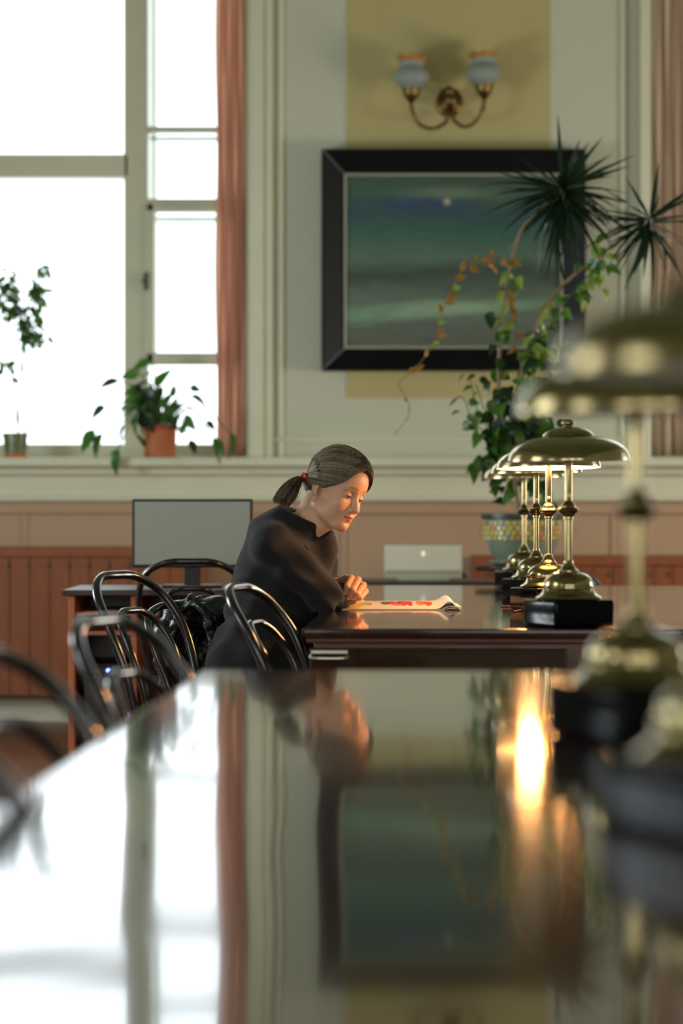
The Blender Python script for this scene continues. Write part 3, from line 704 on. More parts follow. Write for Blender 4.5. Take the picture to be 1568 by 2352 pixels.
for j in range(nv + 1):
    for i in range(nu + 1):
        u, v = i / nu, j / nv
        V.append((MW * u, (mgD1 - mgD0) * v, page_z(u, v)))
        c = S(240, 236, 222)
        for (a, b, ra, rb, cc) in spots:
            d = ((u - a) / ra) ** 2 + ((v - b) / rb) ** 2 + 0.45 * mnoise.noise(Vector((u * 40, v * 9, a * 10)))
            if d < 1: c = lerp3(c, cc, min(1, (1 - d) * 4))
        if 0.12 < v < 0.2 and 0.3 < u < 0.45 and (i % 3): c = S(190, 170, 190)
        if v > 0.1 and 0.30 < u < 0.34 and 0.15 < v % 0.12: c = lerp3(c, S(196, 190, 180), 0.4)
        cols.append((*c, 1))
for j in range(nv):
    for i in range(nu):
        a = j * (nu + 1) + i; Fc.append((a, a + 1, a + nu + 2, a + nu + 1))
M_print = mat('printed_page', (1, 1, 1, 1), 0.32, attr='print')
pg = add('open_page', (V, Fc), M_print, mag, smooth=True, label='white page printed with red, orange and yellow dishes')
at_ = pg.data.color_attributes.new('print', 'FLOAT_COLOR', 'POINT'); at_.data.foreach_set('color', np.array(cols, dtype=np.float32).ravel())
M_paper = mat('paper', srgb(236, 232, 216), 0.45)
def sheet(fz_, u0, u1, nm, m, v0=0.0):
    V = []; Fc = []; n = 40
    for j in (0, 1):
        for i in range(n + 1):
            u = u0 + (u1 - u0) * i / n; V.append((MW * u, (mgD1 - mgD0) * (v0 if j == 0 else 1.0), fz_(u)))
    for i in range(n): Fc.append((i, i + 1, n + 2 + i, n + 1 + i))
    o = add(nm, (V, Fc), m, mag, smooth=True); s = o.modifiers.new('t', 'SOLIDIFY'); s.thickness = 0.0012; s.offset = 0; return o
sheet(lambda u: 0.0012, 0.0, 0.86, 'back_cover', M_paper)
sheet(lambda u: 0.0008 + 0.017 * (1 - (1 - (u - 0.84) / 0.16) ** 2) * (1 - 0.55 * (u - 0.84) / 0.16), 0.84, 1.0, 'rolled_page', M_paper)
sheet(lambda u: 0.0022 + 0.006 * ((u - 0.87) / 0.13), 0.87, 1.0, 'loose_page', M_paper)
tag(mag, 'open magazine with colourful food pictures lying under the woman\'s hand', 'magazine')
# ------------------------------------------------------------------ plants
rnd = random.Random(11)
def leaf_mesh(nm, L_, W, arch=0.3, fold=0.25, n=8, tip=1.6, m=None, twist=0.0):
    """one leaf along +x, arching down in z; shared mesh data"""
    V = []; Fc = []
    for i in range(n + 1):
        t = i / n; w = W * (math.sin(math.pi * min(1, t ** 0.75)) ** 0.8) * (1 - t ** tip * 0.25) if 0 < t < 1 else W * 0.03
        x = L_ * t * (1 - 0.12 * arch * t * t); z = -arch * L_ * t * t
        tw = twist * t
        for s, k in ((-1, 1), (0, 0), (1, 1)):
            y_ = s * w * math.cos(tw); V.append((x, y_, z + (fold * w if s else 0) + s * w * math.sin(tw)))
    for i in range(n):
        a = i * 3; Fc += [(a, a + 1, a + 4, a + 3), (a + 1, a + 2, a + 5, a + 4)]
    me = bpy.data.meshes.new(nm); me.from_pydata(V, [], Fc); me.polygons.foreach_set('use_smooth', [True] * len(Fc))
    if m: me.materials.append(m)
    return me
def put_leaf(me, parent, pos, direction, roll=0.0, scale=1.0, name='leaf', m=None, up=(0, -0.8, 0.6), stretch=(1, 1, 1)):
    d = Vector(direction).normalized(); up = Vector(up)
    y = up.cross(d); y = y.normalized() if y.length > 1e-3 else Vector((0, 1, 0)); z = d.cross(y)
    M = Matrix((d, y, z)).transposed().to_4x4() @ Matrix.Rotation(roll, 4, 'X')
    o = bpy.data.objects.new(name, me); C.objects.link(o); o.parent = parent
    o.matrix_local = Matrix.Translation(Vector(pos) - parent.location) @ M @ Matrix.Scale(scale, 4) @ Matrix.Diagonal((*stretch, 1))
    return o
def leafmat(name, c, c2=None, rough=0.35):
    m = mat(name, c, rough, var=0.0 if c2 else 0.15, vscale=20, col2=c2, sss=0.0)
    b = m.node_tree.nodes['Principled BSDF']
    # a little light passes through the blade
    nt = m.node_tree; tr_ = nt.nodes.new('ShaderNodeBsdfTranslucent'); tr_.inputs[0].default_value = (c[0] * 1.5 + .02, c[1] * 1.7 + .02, c[2] * 0.8, 1)
    mx = nt.nodes.new('ShaderNodeMixShader'); mx.inputs[0].default_value = 0.3
    out = nt.nodes['Material Output']; nt.links.new(b.outputs[0], mx.inputs[1]); nt.links.new(tr_.outputs[0], mx.inputs[2]); nt.links.new(mx.outputs[0], out.inputs[0])
    return m
M_lg = leafmat('leaf_green', srgb(74, 112, 44)); M_lgd = leafmat('leaf_dark', srgb(34, 62, 36), rough=0.28)
M_lgl = leafmat('leaf_light', srgb(140, 160, 70)); M_lbr = leafmat('leaf_bronze', srgb(164, 120, 58)); M_lsp = leafmat('leaf_spiky', srgb(26, 48, 38), rough=0.25)
M_lily = leafmat('leaf_lily', srgb(60, 104, 44), rough=0.3)
M_stem = mat('stem', srgb(150, 126, 98), 0.7, var=0.15, vscale=30); M_stemg = mat('stem_green', srgb(90, 116, 60), 0.5)
M_soil = mat('soil', srgb(46, 34, 26), 0.95, var=0.3, vscale=40, bump=0.4)

def pot(parent, r0, r1, h, m, rim=0.0, soil_z=None, seg=36):
    prof = [(0.0003, 0.0006), (r0 * 0.9, 0.0006), (r0, 0.004)] + [(r0 + (r1 - r0) * t, h * t) for t in (0.15, 0.35, 0.6, 0.8)]
    if rim: prof += [(r1 - 0.002, h * 0.84), (r1 + rim, h * 0.845), (r1 + rim + 0.001, h), (r1 - 0.004, h), (r1 - 0.006, h * 0.85)]
    else: prof += [(r1, h), (r1 - 0.006, h), (r1 - 0.008, h * 0.85)]
    add('pot', lathe(prof, seg), m, parent, smooth=True, auto=35)
    add('soil', lathe([(0.0003, h * 0.9), (r1 - 0.0065, h * 0.885)], seg), M_soil, parent)

# ---- peace lily on the sill
LD = 11.90
lp = empty('peace_lily', (P(367, 0, LD).x, LD, SILL))
r_ = 39 / F_PX * LD; hp = (1047 - 972) / F_PX * LD
M_terra = mat('terracotta', srgb(196, 110, 62), 0.6, var=0.08, vscale=8)
pot(lp, r_ * 0.93, r_ * 1.0, hp, M_terra, rim=0.004)
add('rim_band', lathe([(r_ * 1.0 + 0.0052, hp * 0.86), (r_ * 1.0 + 0.0062, hp * 0.88), (r_ * 1.0 + 0.0062, hp * 0.98), (r_ * 1.0 + 0.0052, hp * 0.995)], 36), mat('terracotta_dark', srgb(156, 66, 40), 0.6), lp, smooth=True)
lil = [leaf_mesh('lily_leaf', 0.115, 0.030, a, 0.3, 8, m=M_lily) for a in (0.1, 0.35, 0.7)] + [leaf_mesh('lily_leaf_dark', 0.095, 0.028, a, 0.3, 8, m=M_lgd) for a in (0.1, 0.4)]
base = Vector((lp.location.x, LD, SILL + hp * 0.9))
tips = [(186, 1038, 48), (206, 1046, 48), (250, 1078, 44), (226, 889, 42), (200, 956, 38), (277, 868, 40), (300, 844, 42), (378, 842, 44), (462, 898, 26), (484, 926, 40), (449, 990, 40), (516, 1058, 50), (552, 1040, 44), (449, 1042, 30), (418, 912, 38),
        (284, 905, 40), (292, 930, 40), (300, 955, 38), (316, 880, 40), (335, 900, 36), (272, 975, 40), (400, 930, 36), (388, 900, 34), (410, 948, 34), (350, 925, 34), (330, 940, 36), (265, 1010, 36), (425, 965, 30), (310, 990, 34), (300, 890, 36), (286, 945, 40), (270, 940, 30), (296, 915, 44), (318, 935, 44), (340, 885, 44), (305, 965, 44), (330, 905, 44), (288, 985, 44), (345, 950, 40), (312, 900, 44), (275, 955, 44), (362, 900, 40), (390, 935, 40), (408, 915, 40), (375, 880, 40), (322, 965, 40), (300, 875, 44), (375, 955, 30), (495, 990, 26), (322, 915, 34), (280, 925, 34), (408, 880, 30)]
for k, (tx, ty_, ln) in enumerate(tips):
    dy = rnd.uniform(-0.16, 0.06) if ty_ > 960 else rnd.uniform(-0.13, 0.06)
    if ty_ > 1030: dy = -0.22 - 0.06 * rnd.random()       # these hang over the sill edge
    tip = P(tx, ty_, LD + dy); b0 = base + Vector((rnd.uniform(-.03, .03), rnd.uniform(-.03, .03), 0))
    L_ = ln * 1.25 / F_PX * LD
    out = (tip - b0); fl_ = out.copy(); fl_.z = 0
    droop = min(1.2, max(0.0, (1000 - ty_) / -60 + 0.9)) if abs(tx - 367) > 60 else 0.1
    hang = fl_.normalized() * 0.72 + Vector((0, 0, -0.25 - 0.75 * droop)) if abs(tx - 367) > 60 else fl_.normalized() * 0.35 + Vector((0, 0, 0.6))
    st = tip - hang.normalized() * L_
    mid = (b0 + st) / 2 + Vector((0, 0, 0.06 + 0.05 * droop))
    add('stalk', tube(catmull([b0 - lp.location, mid - lp.location, st - lp.location], 5), 0.0036, 6), M_stemg, lp, smooth=True)
    o = put_leaf(lil[k % 5], lp, st, hang, rnd.uniform(-0.9, 0.9), L_ / (0.115 if k % 5 < 3 else 0.095))
tag(lp, 'leafy plant with broad drooping leaves in a terracotta pot on the window sill', 'potted plant')

# ---- small-leaved fig at the left edge
fg = empty('small_fig', (P(35, 0, LD).x, LD, SILL)); r_ = 29 / F_PX * LD; hp = (1047 - 990) / F_PX * LD
pot(fg, r_ * 0.86, r_, hp, mat('glazed_green', srgb(84, 104, 66), 0.25, col2=srgb(120, 116, 70), vscale=18), rim=0.003)
add('foot_band', lathe([(r_ * 0.87, 0.002), (r_ * 0.885, 0.004), (r_ * 0.9, 0.02), (r_ * 0.885, 0.022)], 30), M_terra, fg, smooth=True, label='orange foot of the pot')
fl_me = [leaf_mesh('fig_leaf', 0.062, 0.0155, a, 0.3, 5, m=M_lg) for a in (0.2, 0.6)] + [leaf_mesh('fig_leaf_dark', 0.056, 0.015, 0.4, 0.3, 5, m=M_lgd)]
stems = [[(42, 995), (44, 940), (50, 890), (46, 830), (38, 770), (30, 700), (14, 640)], [(56, 995), (66, 930), (70, 880), (68, 820), (72, 770), (60, 720), (78, 660), (96, 612)], [(40, 975), (34, 920), (26, 860), (8, 820), (-14, 800)], [(50, 860), (58, 800), (60, 740), (50, 690), (22, 655)]]
for s in stems:
    pts = [P(x, y, LD + 0.02 * math.sin(y * 0.02)) - fg.location for x, y in s]
    add('stem', tube(catmull(pts, 5), lambda t: 0.0056 - 0.003 * t, 6), M_stemg, fg, smooth=True)
cl = [((85, 670), 22, 26), ((65, 760), 26, 26), ((15, 650), 20, 24), ((20, 690), 26, 26), ((90, 770), 18, 16), ((50, 730), 30, 12), ((100, 620), 12, 5), ((10, 838), 14, 9), ((20, 720), 14, 8), ((74, 700), 14, 6)]
for (cx, cy), sp_, n in cl:
    for _ in range(int(n * 1.35)):
        p = P(cx + rnd.gauss(0, sp_ * 0.55), cy + rnd.gauss(0, sp_ * 0.75), LD + rnd.gauss(0, 0.035))
        put_leaf(rnd.choice(fl_me), fg, p, (rnd.uniform(-1, 1), rnd.uniform(-.8, .8), rnd.uniform(-1.2, 0.3)), rnd.uniform(-1, 1), rnd.uniform(0.8, 1.15))
tag(fg, 'tall thin small-leaved plant in a green glazed pot at the left window edge', 'potted plant')

# ---- big planter with two-headed dragon tree and climbing vines
GD = 9.95
g0 = P(1198, 1298, GD)
dr = empty('dragon_tree', g0.copy()); dl = dr.location
hpot = (1298 - 1182) / F_PX * GD; rp = 91 / F_PX * GD
M_glaze = mat('pot_glaze', srgb(126, 142, 122), 0.3, var=0.08, vscale=10)
pr = smooth_prof([(0.0003, 0.008), (rp * 0.55, 0.008), (rp * 0.64, 0.02), (rp * 0.84, hpot * 0.32), (rp * 0.96, hpot * 0.6), (rp, hpot * 0.86), (rp * 1.0, hpot)], 4) + [(rp * 0.95, hpot), (rp * 0.94, hpot * 0.85)]
add('pot', lathe(pr, 48), M_glaze, dr, smooth=True, auto=50)
add('saucer', lathe(smooth_prof([(0.0003, 0.0006), (rp * 0.6, 0.0006), (rp * 0.8, 0.012), (rp * 0.82, 0.02), (rp * 0.78, 0.018), (rp * 0.6, 0.007), (0.0003, 0.007)], 2), 40), M_glaze, dr, smooth=True)
add('rim', lathe([(rp * 1.0, hpot * 0.9), (rp * 1.035, hpot * 0.93), (rp * 1.035, hpot * 1.02), (rp * 0.96, hpot * 1.02), (rp * 0.95, hpot * 0.97)], 48), mat('rim_dark', srgb(46, 58, 50), 0.4), dr, smooth=True, auto=40)
add('soil', lathe([(0.0003, hpot * 0.96), (rp * 0.95, hpot * 0.93)], 32), M_soil, dr)
# mosaic band: little glued tiles in three rough rows round the pot
tile_cols = [mat('tile_yellow', srgb(222, 190, 70), 0.3), mat('tile_orange', srgb(224, 142, 64), 0.3), mat('tile_pale', srgb(196, 196, 140), 0.3), mat('tile_green', srgb(130, 140, 84), 0.3)]
def rad_at(z):
    for a, b in zip(pr, pr[1:]):
        if a[1] <= z <= b[1] and b[1] > a[1]: return a[0] + (b[0] - a[0]) * (z - a[1]) / (b[1] - a[1])
    return rp
tm = {}
for c in range(4):
    for s_ in range(2):
        me_v = box(-0.0075 + 0.001 * s_, 0.0075, -0.003, 0.0012, -0.0075, 0.0068 + 0.001 * s_, 0.0012, 1)
        me = bpy.data.meshes.new('tile'); me.from_pydata(me_v[0], [], me_v[1]); me.materials.append(tile_cols[c]); tm[(c, s_)] = me
z_lo, z_hi = hpot * 0.50, hpot * 0.88; rows = 4
for rw in range(rows):
    z = z_lo + (z_hi - z_lo) * (rw + 0.5) / rows; rr = rad_at(z); n = 36
    for k in range(n):
        a = 2 * math.pi * (k + (rw % 2) * 0.5 + rnd.uniform(-.12, .12)) / n
        me = tm[(rnd.choice((0, 0, 0, 1, 1, 2, 3)), rnd.randint(0, 1))]
        o = bpy.data.objects.new('tile', me); C.objects.link(o); o.parent = dr
        o.matrix_local = Matrix.Translation((rr * math.cos(a), rr * math.sin(a), z)) @ Matrix.Rotation(a - math.pi / 2, 4, 'Z') @ Matrix.Rotation(rnd.uniform(-.5, .5), 4, 'Y') @ Matrix.Scale(rnd.uniform(1.1, 1.45), 4)
def gp(x, y, d=0.0): return P(x, y, GD + d)
def gtube(nm, pts, r, m, par=dr, seg=8):
    return add(nm, tube(catmull([gp(*p) - dl for p in pts], 6), r, seg), m, par, smooth=True)
gtube('trunk', [(1192, 1192), (1186, 1130), (1176, 1060), (1166, 990), (1147, 931), (1145, 846), (1150, 760), (1158, 676), (1172, 610), (1186, 556), (1206, 515), (1238, 490), (1258, 468), (1276, 450)], lambda t: 0.0095 - 0.003 * t, M_stem)
gtube('trunk', [(1205, 1192, .02), (1196, 1110, .03), (1182, 1030, .03), (1178, 966, .03), (1194, 863, .02), (1228, 761, 0), (1254, 702, 0), (1305, 642, 0), (1355, 604, 0), (1404, 566, 0), (1455, 530, 0), (1488, 508, 0)], lambda t: 0.0085 - 0.0025 * t, M_stem)
spk = []
for L_ in (0.24, 0.30):
    for a in (0.02, 0.25, 0.55): spk.append((leaf_mesh('spiky_leaf', L_, 0.0090, a, 0.35, 10, m=M_lsp), L_))
def head(cx, cy, n, spread, seed, special):
    r = random.Random(seed); c = gp(cx, cy)
    for k in range(n):
        # fibonacci-ish directions, more of them hanging down
        th = k * 2.39996; zz = 0.55 - 1.5 * (k / n) ** 0.9
        zz += r.uniform(-.1, .1); zz = max(-0.98, min(0.95, zz)); q = math.sqrt(1 - zz * zz)
        d = Vector((q * math.cos(th), q * math.sin(th), zz))
        me, L_ = spk[r.randint(0, 5)] if zz < 0.2 else spk[r.choice((0, 1, 3, 4))]
        put_leaf(me, dr, c + Vector((0, 0, -0.012 * (k / n) * 4)), d, r.uniform(-.5, .5), r.uniform(0.8, 1.08) * spread, up=(0.1, -0.5, 0.86))
    for (tx, ty_, dd) in special:
        d = gp(tx, ty_, dd) - c; me, L_ = spk[3]
        put_leaf(me, dr, c, d, 0.2, d.length / 0.297, stretch=(1, 0.297 / d.length * 1.1, 0.5))
head(1290, 432, 110, 1.12, 3, [(1281, 262, 0), (1446, 380, 0), (1447, 466, 0), (1385, 312, .05), (1332, 318, -.05), (1352, 325, .1), (1398, 358, .1), (1470, 545, -.05), (1140, 395, 0), (1150, 470, .05), (1376, 585, -.05), (1410, 560, 0)])
head(1492, 502, 44, 1.0, 9, [(1438, 408, 0), (1514, 372, .05), (1590, 430, 0), (1600, 445, -.05), (1368, 478, 0), (1356, 505, .05), (1360, 560, 0), (1390, 580, -.05), (1405, 625, 0), (1452, 630, 0), (1476, 640, 0)])
# bronze vine arching left, green vines climbing the trunks
vl = {m_.name: [leaf_mesh('vine_leaf', 0.060, 0.0185, a, 0.35, 6, m=m_) for a in (0.25, 0.7)] for m_ in (M_lbr, M_lgl, M_lg, M_lgd)}
gtube('vine', [(1172, 604), (1150, 596), (1128, 590), (1100, 594), (1070, 610), (1052, 634), (1036, 668), (1020, 702), (1008, 740), (1002, 778), (984, 806), (966, 832), (945, 852), (916, 882), (932, 912), (941, 940), (930, 968), (904, 1000)], lambda t: 0.003 - 0.0018 * t, M_lbr)
for (x, y, dx, dz, s) in [(1176, 600, .6, -.3, 1), (1150, 596, .5, -.5, 1), (1128, 592, .3, .6, 1), (1118, 600, .9, -.6, 1), (1105, 598, .6, -.1, 1), (1092, 606, .2, .8, .9), (1078, 612, .8, -.5, 1), (1058, 622, .4, .9, .95), (1046, 640, .9, .2, 1), (1036, 662, 1, .1, 1),
                         (1028, 678, 1, -.1, 1), (1020, 692, 1, -.1, 1), (1010, 720, .2, 1, .9), (1006, 742, 1, .1, .7), (1002, 760, 1, .2, .8), (1003, 772, .9, .1, .9), (990, 795, .9, .4, .9), (975, 820, .3, .8, .9), (950, 848, 1, .3, 1), (938, 852, 1, .1, .9), (1085, 604, -.2, -1, .8), (1135, 610, .2, -1, .8),
                         (918, 890, .2, -1, .35), (930, 915, .3, -.9, .35), (940, 936, -.5, -.8, .4), (932, 964, 1, .2, .3), (910, 990, -.6, -.6, .3)]:
    put_leaf(vl['leaf_bronze' if s > .3 and rnd.random() < .85 else 'leaf_light'][rnd.randint(0, 1)], dr, gp(x, y, rnd.uniform(-.03, .03)), (dx, rnd.uniform(-.4, .2), dz), rnd.uniform(0.3, 1.1), s * 0.80)
def vine(pts, n, mats_, s0, s1, spread=6, down=0.3):
    cs_ = catmull([(p[0], p[1], 0) for p in pts], 8)
    gtube('vine', pts, 0.0024, M_stemg, seg=6)
    for k in range(n):
        p = cs_[int((k + rnd.random()) / n * (len(cs_) - 1))]
        m_ = rnd.choice(mats_)
        put_leaf(vl[m_][rnd.randint(0, 1)], dr, gp(p.x + rnd.gauss(0, spread), p.y + rnd.gauss(0, spread), rnd.uniform(-.05, .04)), (rnd.uniform(-1, 1), rnd.uniform(-1, .3), rnd.uniform(-1, .4) - down), rnd.uniform(-.8, .8), rnd.uniform(s0, s1))
vine([(1180, 990), (1206, 900), (1196, 840), (1182, 760), (1172, 690), (1168, 640), (1180, 604)], 40, ['leaf_light', 'leaf_light', 'leaf_green', 'leaf_bronze'], .75, 1.15, 14)
vine([(1200, 980), (1220, 880), (1240, 800), (1268, 730), (1310, 680), (1345, 640), (1372, 606), (1402, 560)], 62, ['leaf_light', 'leaf_light', 'leaf_green'], .8, 1.25, 20)
vine([(1190, 1000), (1216, 900), (1236, 840), (1250, 790), (1236, 730)], 40, ['leaf_green', 'leaf_light', 'leaf_dark'], .9, 1.4, 16)
big = [leaf_mesh('pothos_leaf', 0.085, 0.033, a, 0.25, 7, m=m_) for a in (0.3, 0.8) for m_ in (M_lgd, M_lg)]
def cluster(cx, cy, sx, sy, n, s=1.0):
    for _ in range(n):
        put_leaf(rnd.choice(big), dr, gp(cx + rnd.gauss(0, sx), cy + rnd.gauss(0, sy), rnd.uniform(-.09, .05)), (rnd.uniform(-1, .6), rnd.uniform(-1, .2), rnd.uniform(-1.3, .1)), rnd.uniform(-.8, .8), s * rnd.uniform(.75, 1.15))
cluster(1165, 985, 32, 34, 40, .85); cluster(1225, 970, 26, 22, 22, .85); cluster(1125, 1050, 18, 28, 20, .9); cluster(1150, 910, 18, 22, 12, .7); cluster(1200, 1060, 36, 32, 20, .85); cluster(1140, 800, 7, 34, 5, .9); cluster(1145, 1110, 16, 26, 9, .6); cluster(1245, 1130, 22, 26, 9, .8); cluster(1180, 930, 18, 26, 12, .8)
for s in ([(1175, 1010), (1130, 990), (1100, 950), (1086, 900), (1078, 866)], [(1165, 1020), (1120, 1000), (1082, 960), (1070, 925), (1060, 912)], [(1150, 990), (1112, 940), (1098, 896), (1090, 882)]):
    gtube('vine', s, 0.0024, M_stemg, seg=6)
for (x, y, dx, dz) in [(1092, 862, -.9, -.3), (1070, 860, -1, -.5), (1100, 870, 1, -.3), (1085, 888, -1, -.2), (1098, 900, -.8, -.6), (1062, 912, -1, -.1), (1050, 918, -1, -.5), (1075, 922, .9, -.2), (1058, 945, -1, -.1), (1078, 948, .2, -1), (1088, 950, .9, -.2), (1072, 965, -.2, -1), (1100, 990, -.8, -.5), (1104, 1010, -.9, -.4)]:
    put_leaf(big[1 if rnd.random() < .6 else 0], dr, gp(x, y, rnd.uniform(-.04, .02)), (dx, rnd.uniform(-.5, .1), dz), rnd.uniform(.3, .9), .55)
# strands hanging in front of the pot
for s in ([(1120, 1180), (1106, 1200), (1100, 1240)], [(1150, 1170), (1144, 1190), (1140, 1204)], [(1290, 1180), (1310, 1210), (1330, 1226)]):
    gtube('thread', [(a, b, -0.19) for a, b in s], 0.0012, M_stemg, seg=5)
tie = add('tie', lathe([(0.014, 0), (0.0155, 0.003), (0.0155, 0.012), (0.014, 0.015)], 14), mat('blue_tie', srgb(50, 150, 180), 0.4), dr, loc=gp(1360, 604) - dl, smooth=True, label='small blue tie')
tag(dr, 'tall spiky dragon tree with climbing vines in a mosaic pot before the painting', 'potted plant')
# stand under the planter
st = empty('plant_stand', (dl.x, GD, 0)); zt = dl.z
add('top', lathe([(0.0003, zt - 0.022), (0.19, zt - 0.022), (0.195, zt - 0.016), (0.195, zt - 0.004), (0.19, zt), (0.0003, zt)], 40), M_dark, st, smooth=True, auto=40)
add('column', lathe(smooth_prof([(0.11, 0), (0.11, 0.02), (0.05, 0.06), (0.03, 0.2), (0.045, 0.4), (0.03, 0.6), (0.06, zt - 0.022)], 4), 28), M_dark, st, smooth=True)
add('base', lathe([(0.0003, 0.0), (0.17, 0.0), (0.17, 0.03), (0.11, 0.045), (0.0003, 0.045)], 32), M_dark, st, smooth=True, auto=40)
tag(st, 'dark round stand carrying the mosaic plant pot behind the far table', 'plant stand')
# ------------------------------------------------------------------ the reading woman
def surface_nets(Fv, org, h):
    """smooth closed surface of the zero level of the grid Fv (numpy), negative inside"""
    ins = Fv < 0
    nx, ny, nz = Fv.shape
    c = np.zeros((nx - 1, ny - 1, nz - 1), dtype=np.int16)
    offs = [(i, j, k) for i in (0, 1) for j in (0, 1) for k in (0, 1)]
    for (i, j, k) in offs: c += ins[i:nx - 1 + i, j:ny - 1 + j, k:nz - 1 + k]
    act = (c > 0) & (c < 8); ids = np.argwhere(act); idx = -np.ones(act.shape, dtype=np.int64); idx[act] = np.arange(len(ids))
    acc = np.zeros((len(ids), 3)); cnt = np.zeros(len(ids))
    a, b, d = ids[:, 0], ids[:, 1], ids[:, 2]
    for p in offs:
        for ax in range(3):
            if p[ax] == 1: continue
            q = list(p); q[ax] = 1
            f0 = Fv[a + p[0], b + p[1], d + p[2]]; f1 = Fv[a + q[0], b + q[1], d + q[2]]
            m = (f0 < 0) != (f1 < 0); t = np.where(m, f0 / np.where(m, f0 - f1, 1), 0)
            pt = np.array(p, float)[None, :].repeat(len(ids), 0); pt[:, ax] += t
            acc[m] += pt[m]; cnt[m] += 1
    V = (ids + acc / cnt[:, None]) * h + np.array(org)[None]
    Q = []
    for ax in range(3):
        sl0 = [slice(None)] * 3; sl1 = [slice(None)] * 3; sl0[ax] = slice(0, -1); sl1[ax] = slice(1, None)
        s = ins[tuple(sl0)] != ins[tuple(sl1)]
        o1, o2 = [x for x in range(3) if x != ax]
        e = np.argwhere(s); e = e[(e[:, o1] > 0) & (e[:, o2] > 0) & (e[:, o1] < Fv.shape[o1] - 1) & (e[:, o2] < Fv.shape[o2] - 1)]
        inside0 = ins[e[:, 0], e[:, 1], e[:, 2]]
        def g(d1, d2):
            r = e.copy(); r[:, o1] += d1; r[:, o2] += d2; return idx[r[:, 0], r[:, 1], r[:, 2]]
        q = np.stack([g(-1, -1), g(0, -1), g(0, 0), g(-1, 0)], 1)
        fl = inside0 if ax != 1 else ~inside0
        q[~fl] = q[~fl][:, ::-1]; Q.append(q)
    Q = np.concatenate(Q); Q = Q[(Q >= 0).all(1)]
    return V, Q
def grid(lo, hi, h):
    ax = [np.arange(lo[i], hi[i] + h, h, dtype=np.float32) for i in range(3)]
    return np.meshgrid(*ax, indexing='ij', sparse=True)
def smin(a, b, k):
    if k <= 0: return np.minimum(a, b)
    hh = np.clip(0.5 + 0.5 * (b - a) / k, 0, 1); return b + (a - b) * hh - k * hh * (1 - hh)
def smax(a, b, k): return -smin(-a, -b, k)
def ell(G, c, r, R=None):
    x, y, z = G[0] - c[0], G[1] - c[1], G[2] - c[2]
    if R is not None:
        R = np.array(R, dtype=np.float32); x, y, z = (R[0, 0] * x + R[1, 0] * y + R[2, 0] * z, R[0, 1] * x + R[1, 1] * y + R[2, 1] * z, R[0, 2] * x + R[1, 2] * y + R[2, 2] * z)
    k0 = np.sqrt((x / r[0]) ** 2 + (y / r[1]) ** 2 + (z / r[2]) ** 2); k1 = np.sqrt((x / r[0] ** 2) ** 2 + (y / r[1] ** 2) ** 2 + (z / r[2] ** 2) ** 2)
    return k0 * (k0 - 1) / np.maximum(k1, 1e-6)
def cone(G, a, b, ra, rb):
    """round cone between a and b"""
    a = np.array(a, dtype=np.float32); b = np.array(b, dtype=np.float32); d = b - a; L2 = float(d @ d)
    x, y, z = G[0] - a[0], G[1] - a[1], G[2] - a[2]
    t = np.clip((x * d[0] + y * d[1] + z * d[2]) / L2, 0, 1)
    return np.sqrt((x - t * d[0]) ** 2 + (y - t * d[1]) ** 2 + (z - t * d[2]) ** 2) - (ra + (rb - ra) * t)
def rotm(ax, deg): return np.array(Matrix.Rotation(math.radians(deg), 3, ax))

# head frame: local x = forward, y = the woman's left, z = up
PITCH, YAW, ROLL, HS = 17.0, -41.0, -12.0, 0.89
HR = Matrix.Rotation(math.radians(YAW), 3, 'Z') @ Matrix.Rotation(math.radians(PITCH), 3, 'Y') @ Matrix.Rotation(math.radians(ROLL), 3, 'X')
HO = P(769.5, 1131.5, 6.95)                    # head origin, between the ears
def H2W(p): return HO + HR @ (Vector(p) * HS)
def W2H(p): return HR.transposed() @ (Vector(p) - HO) / HS

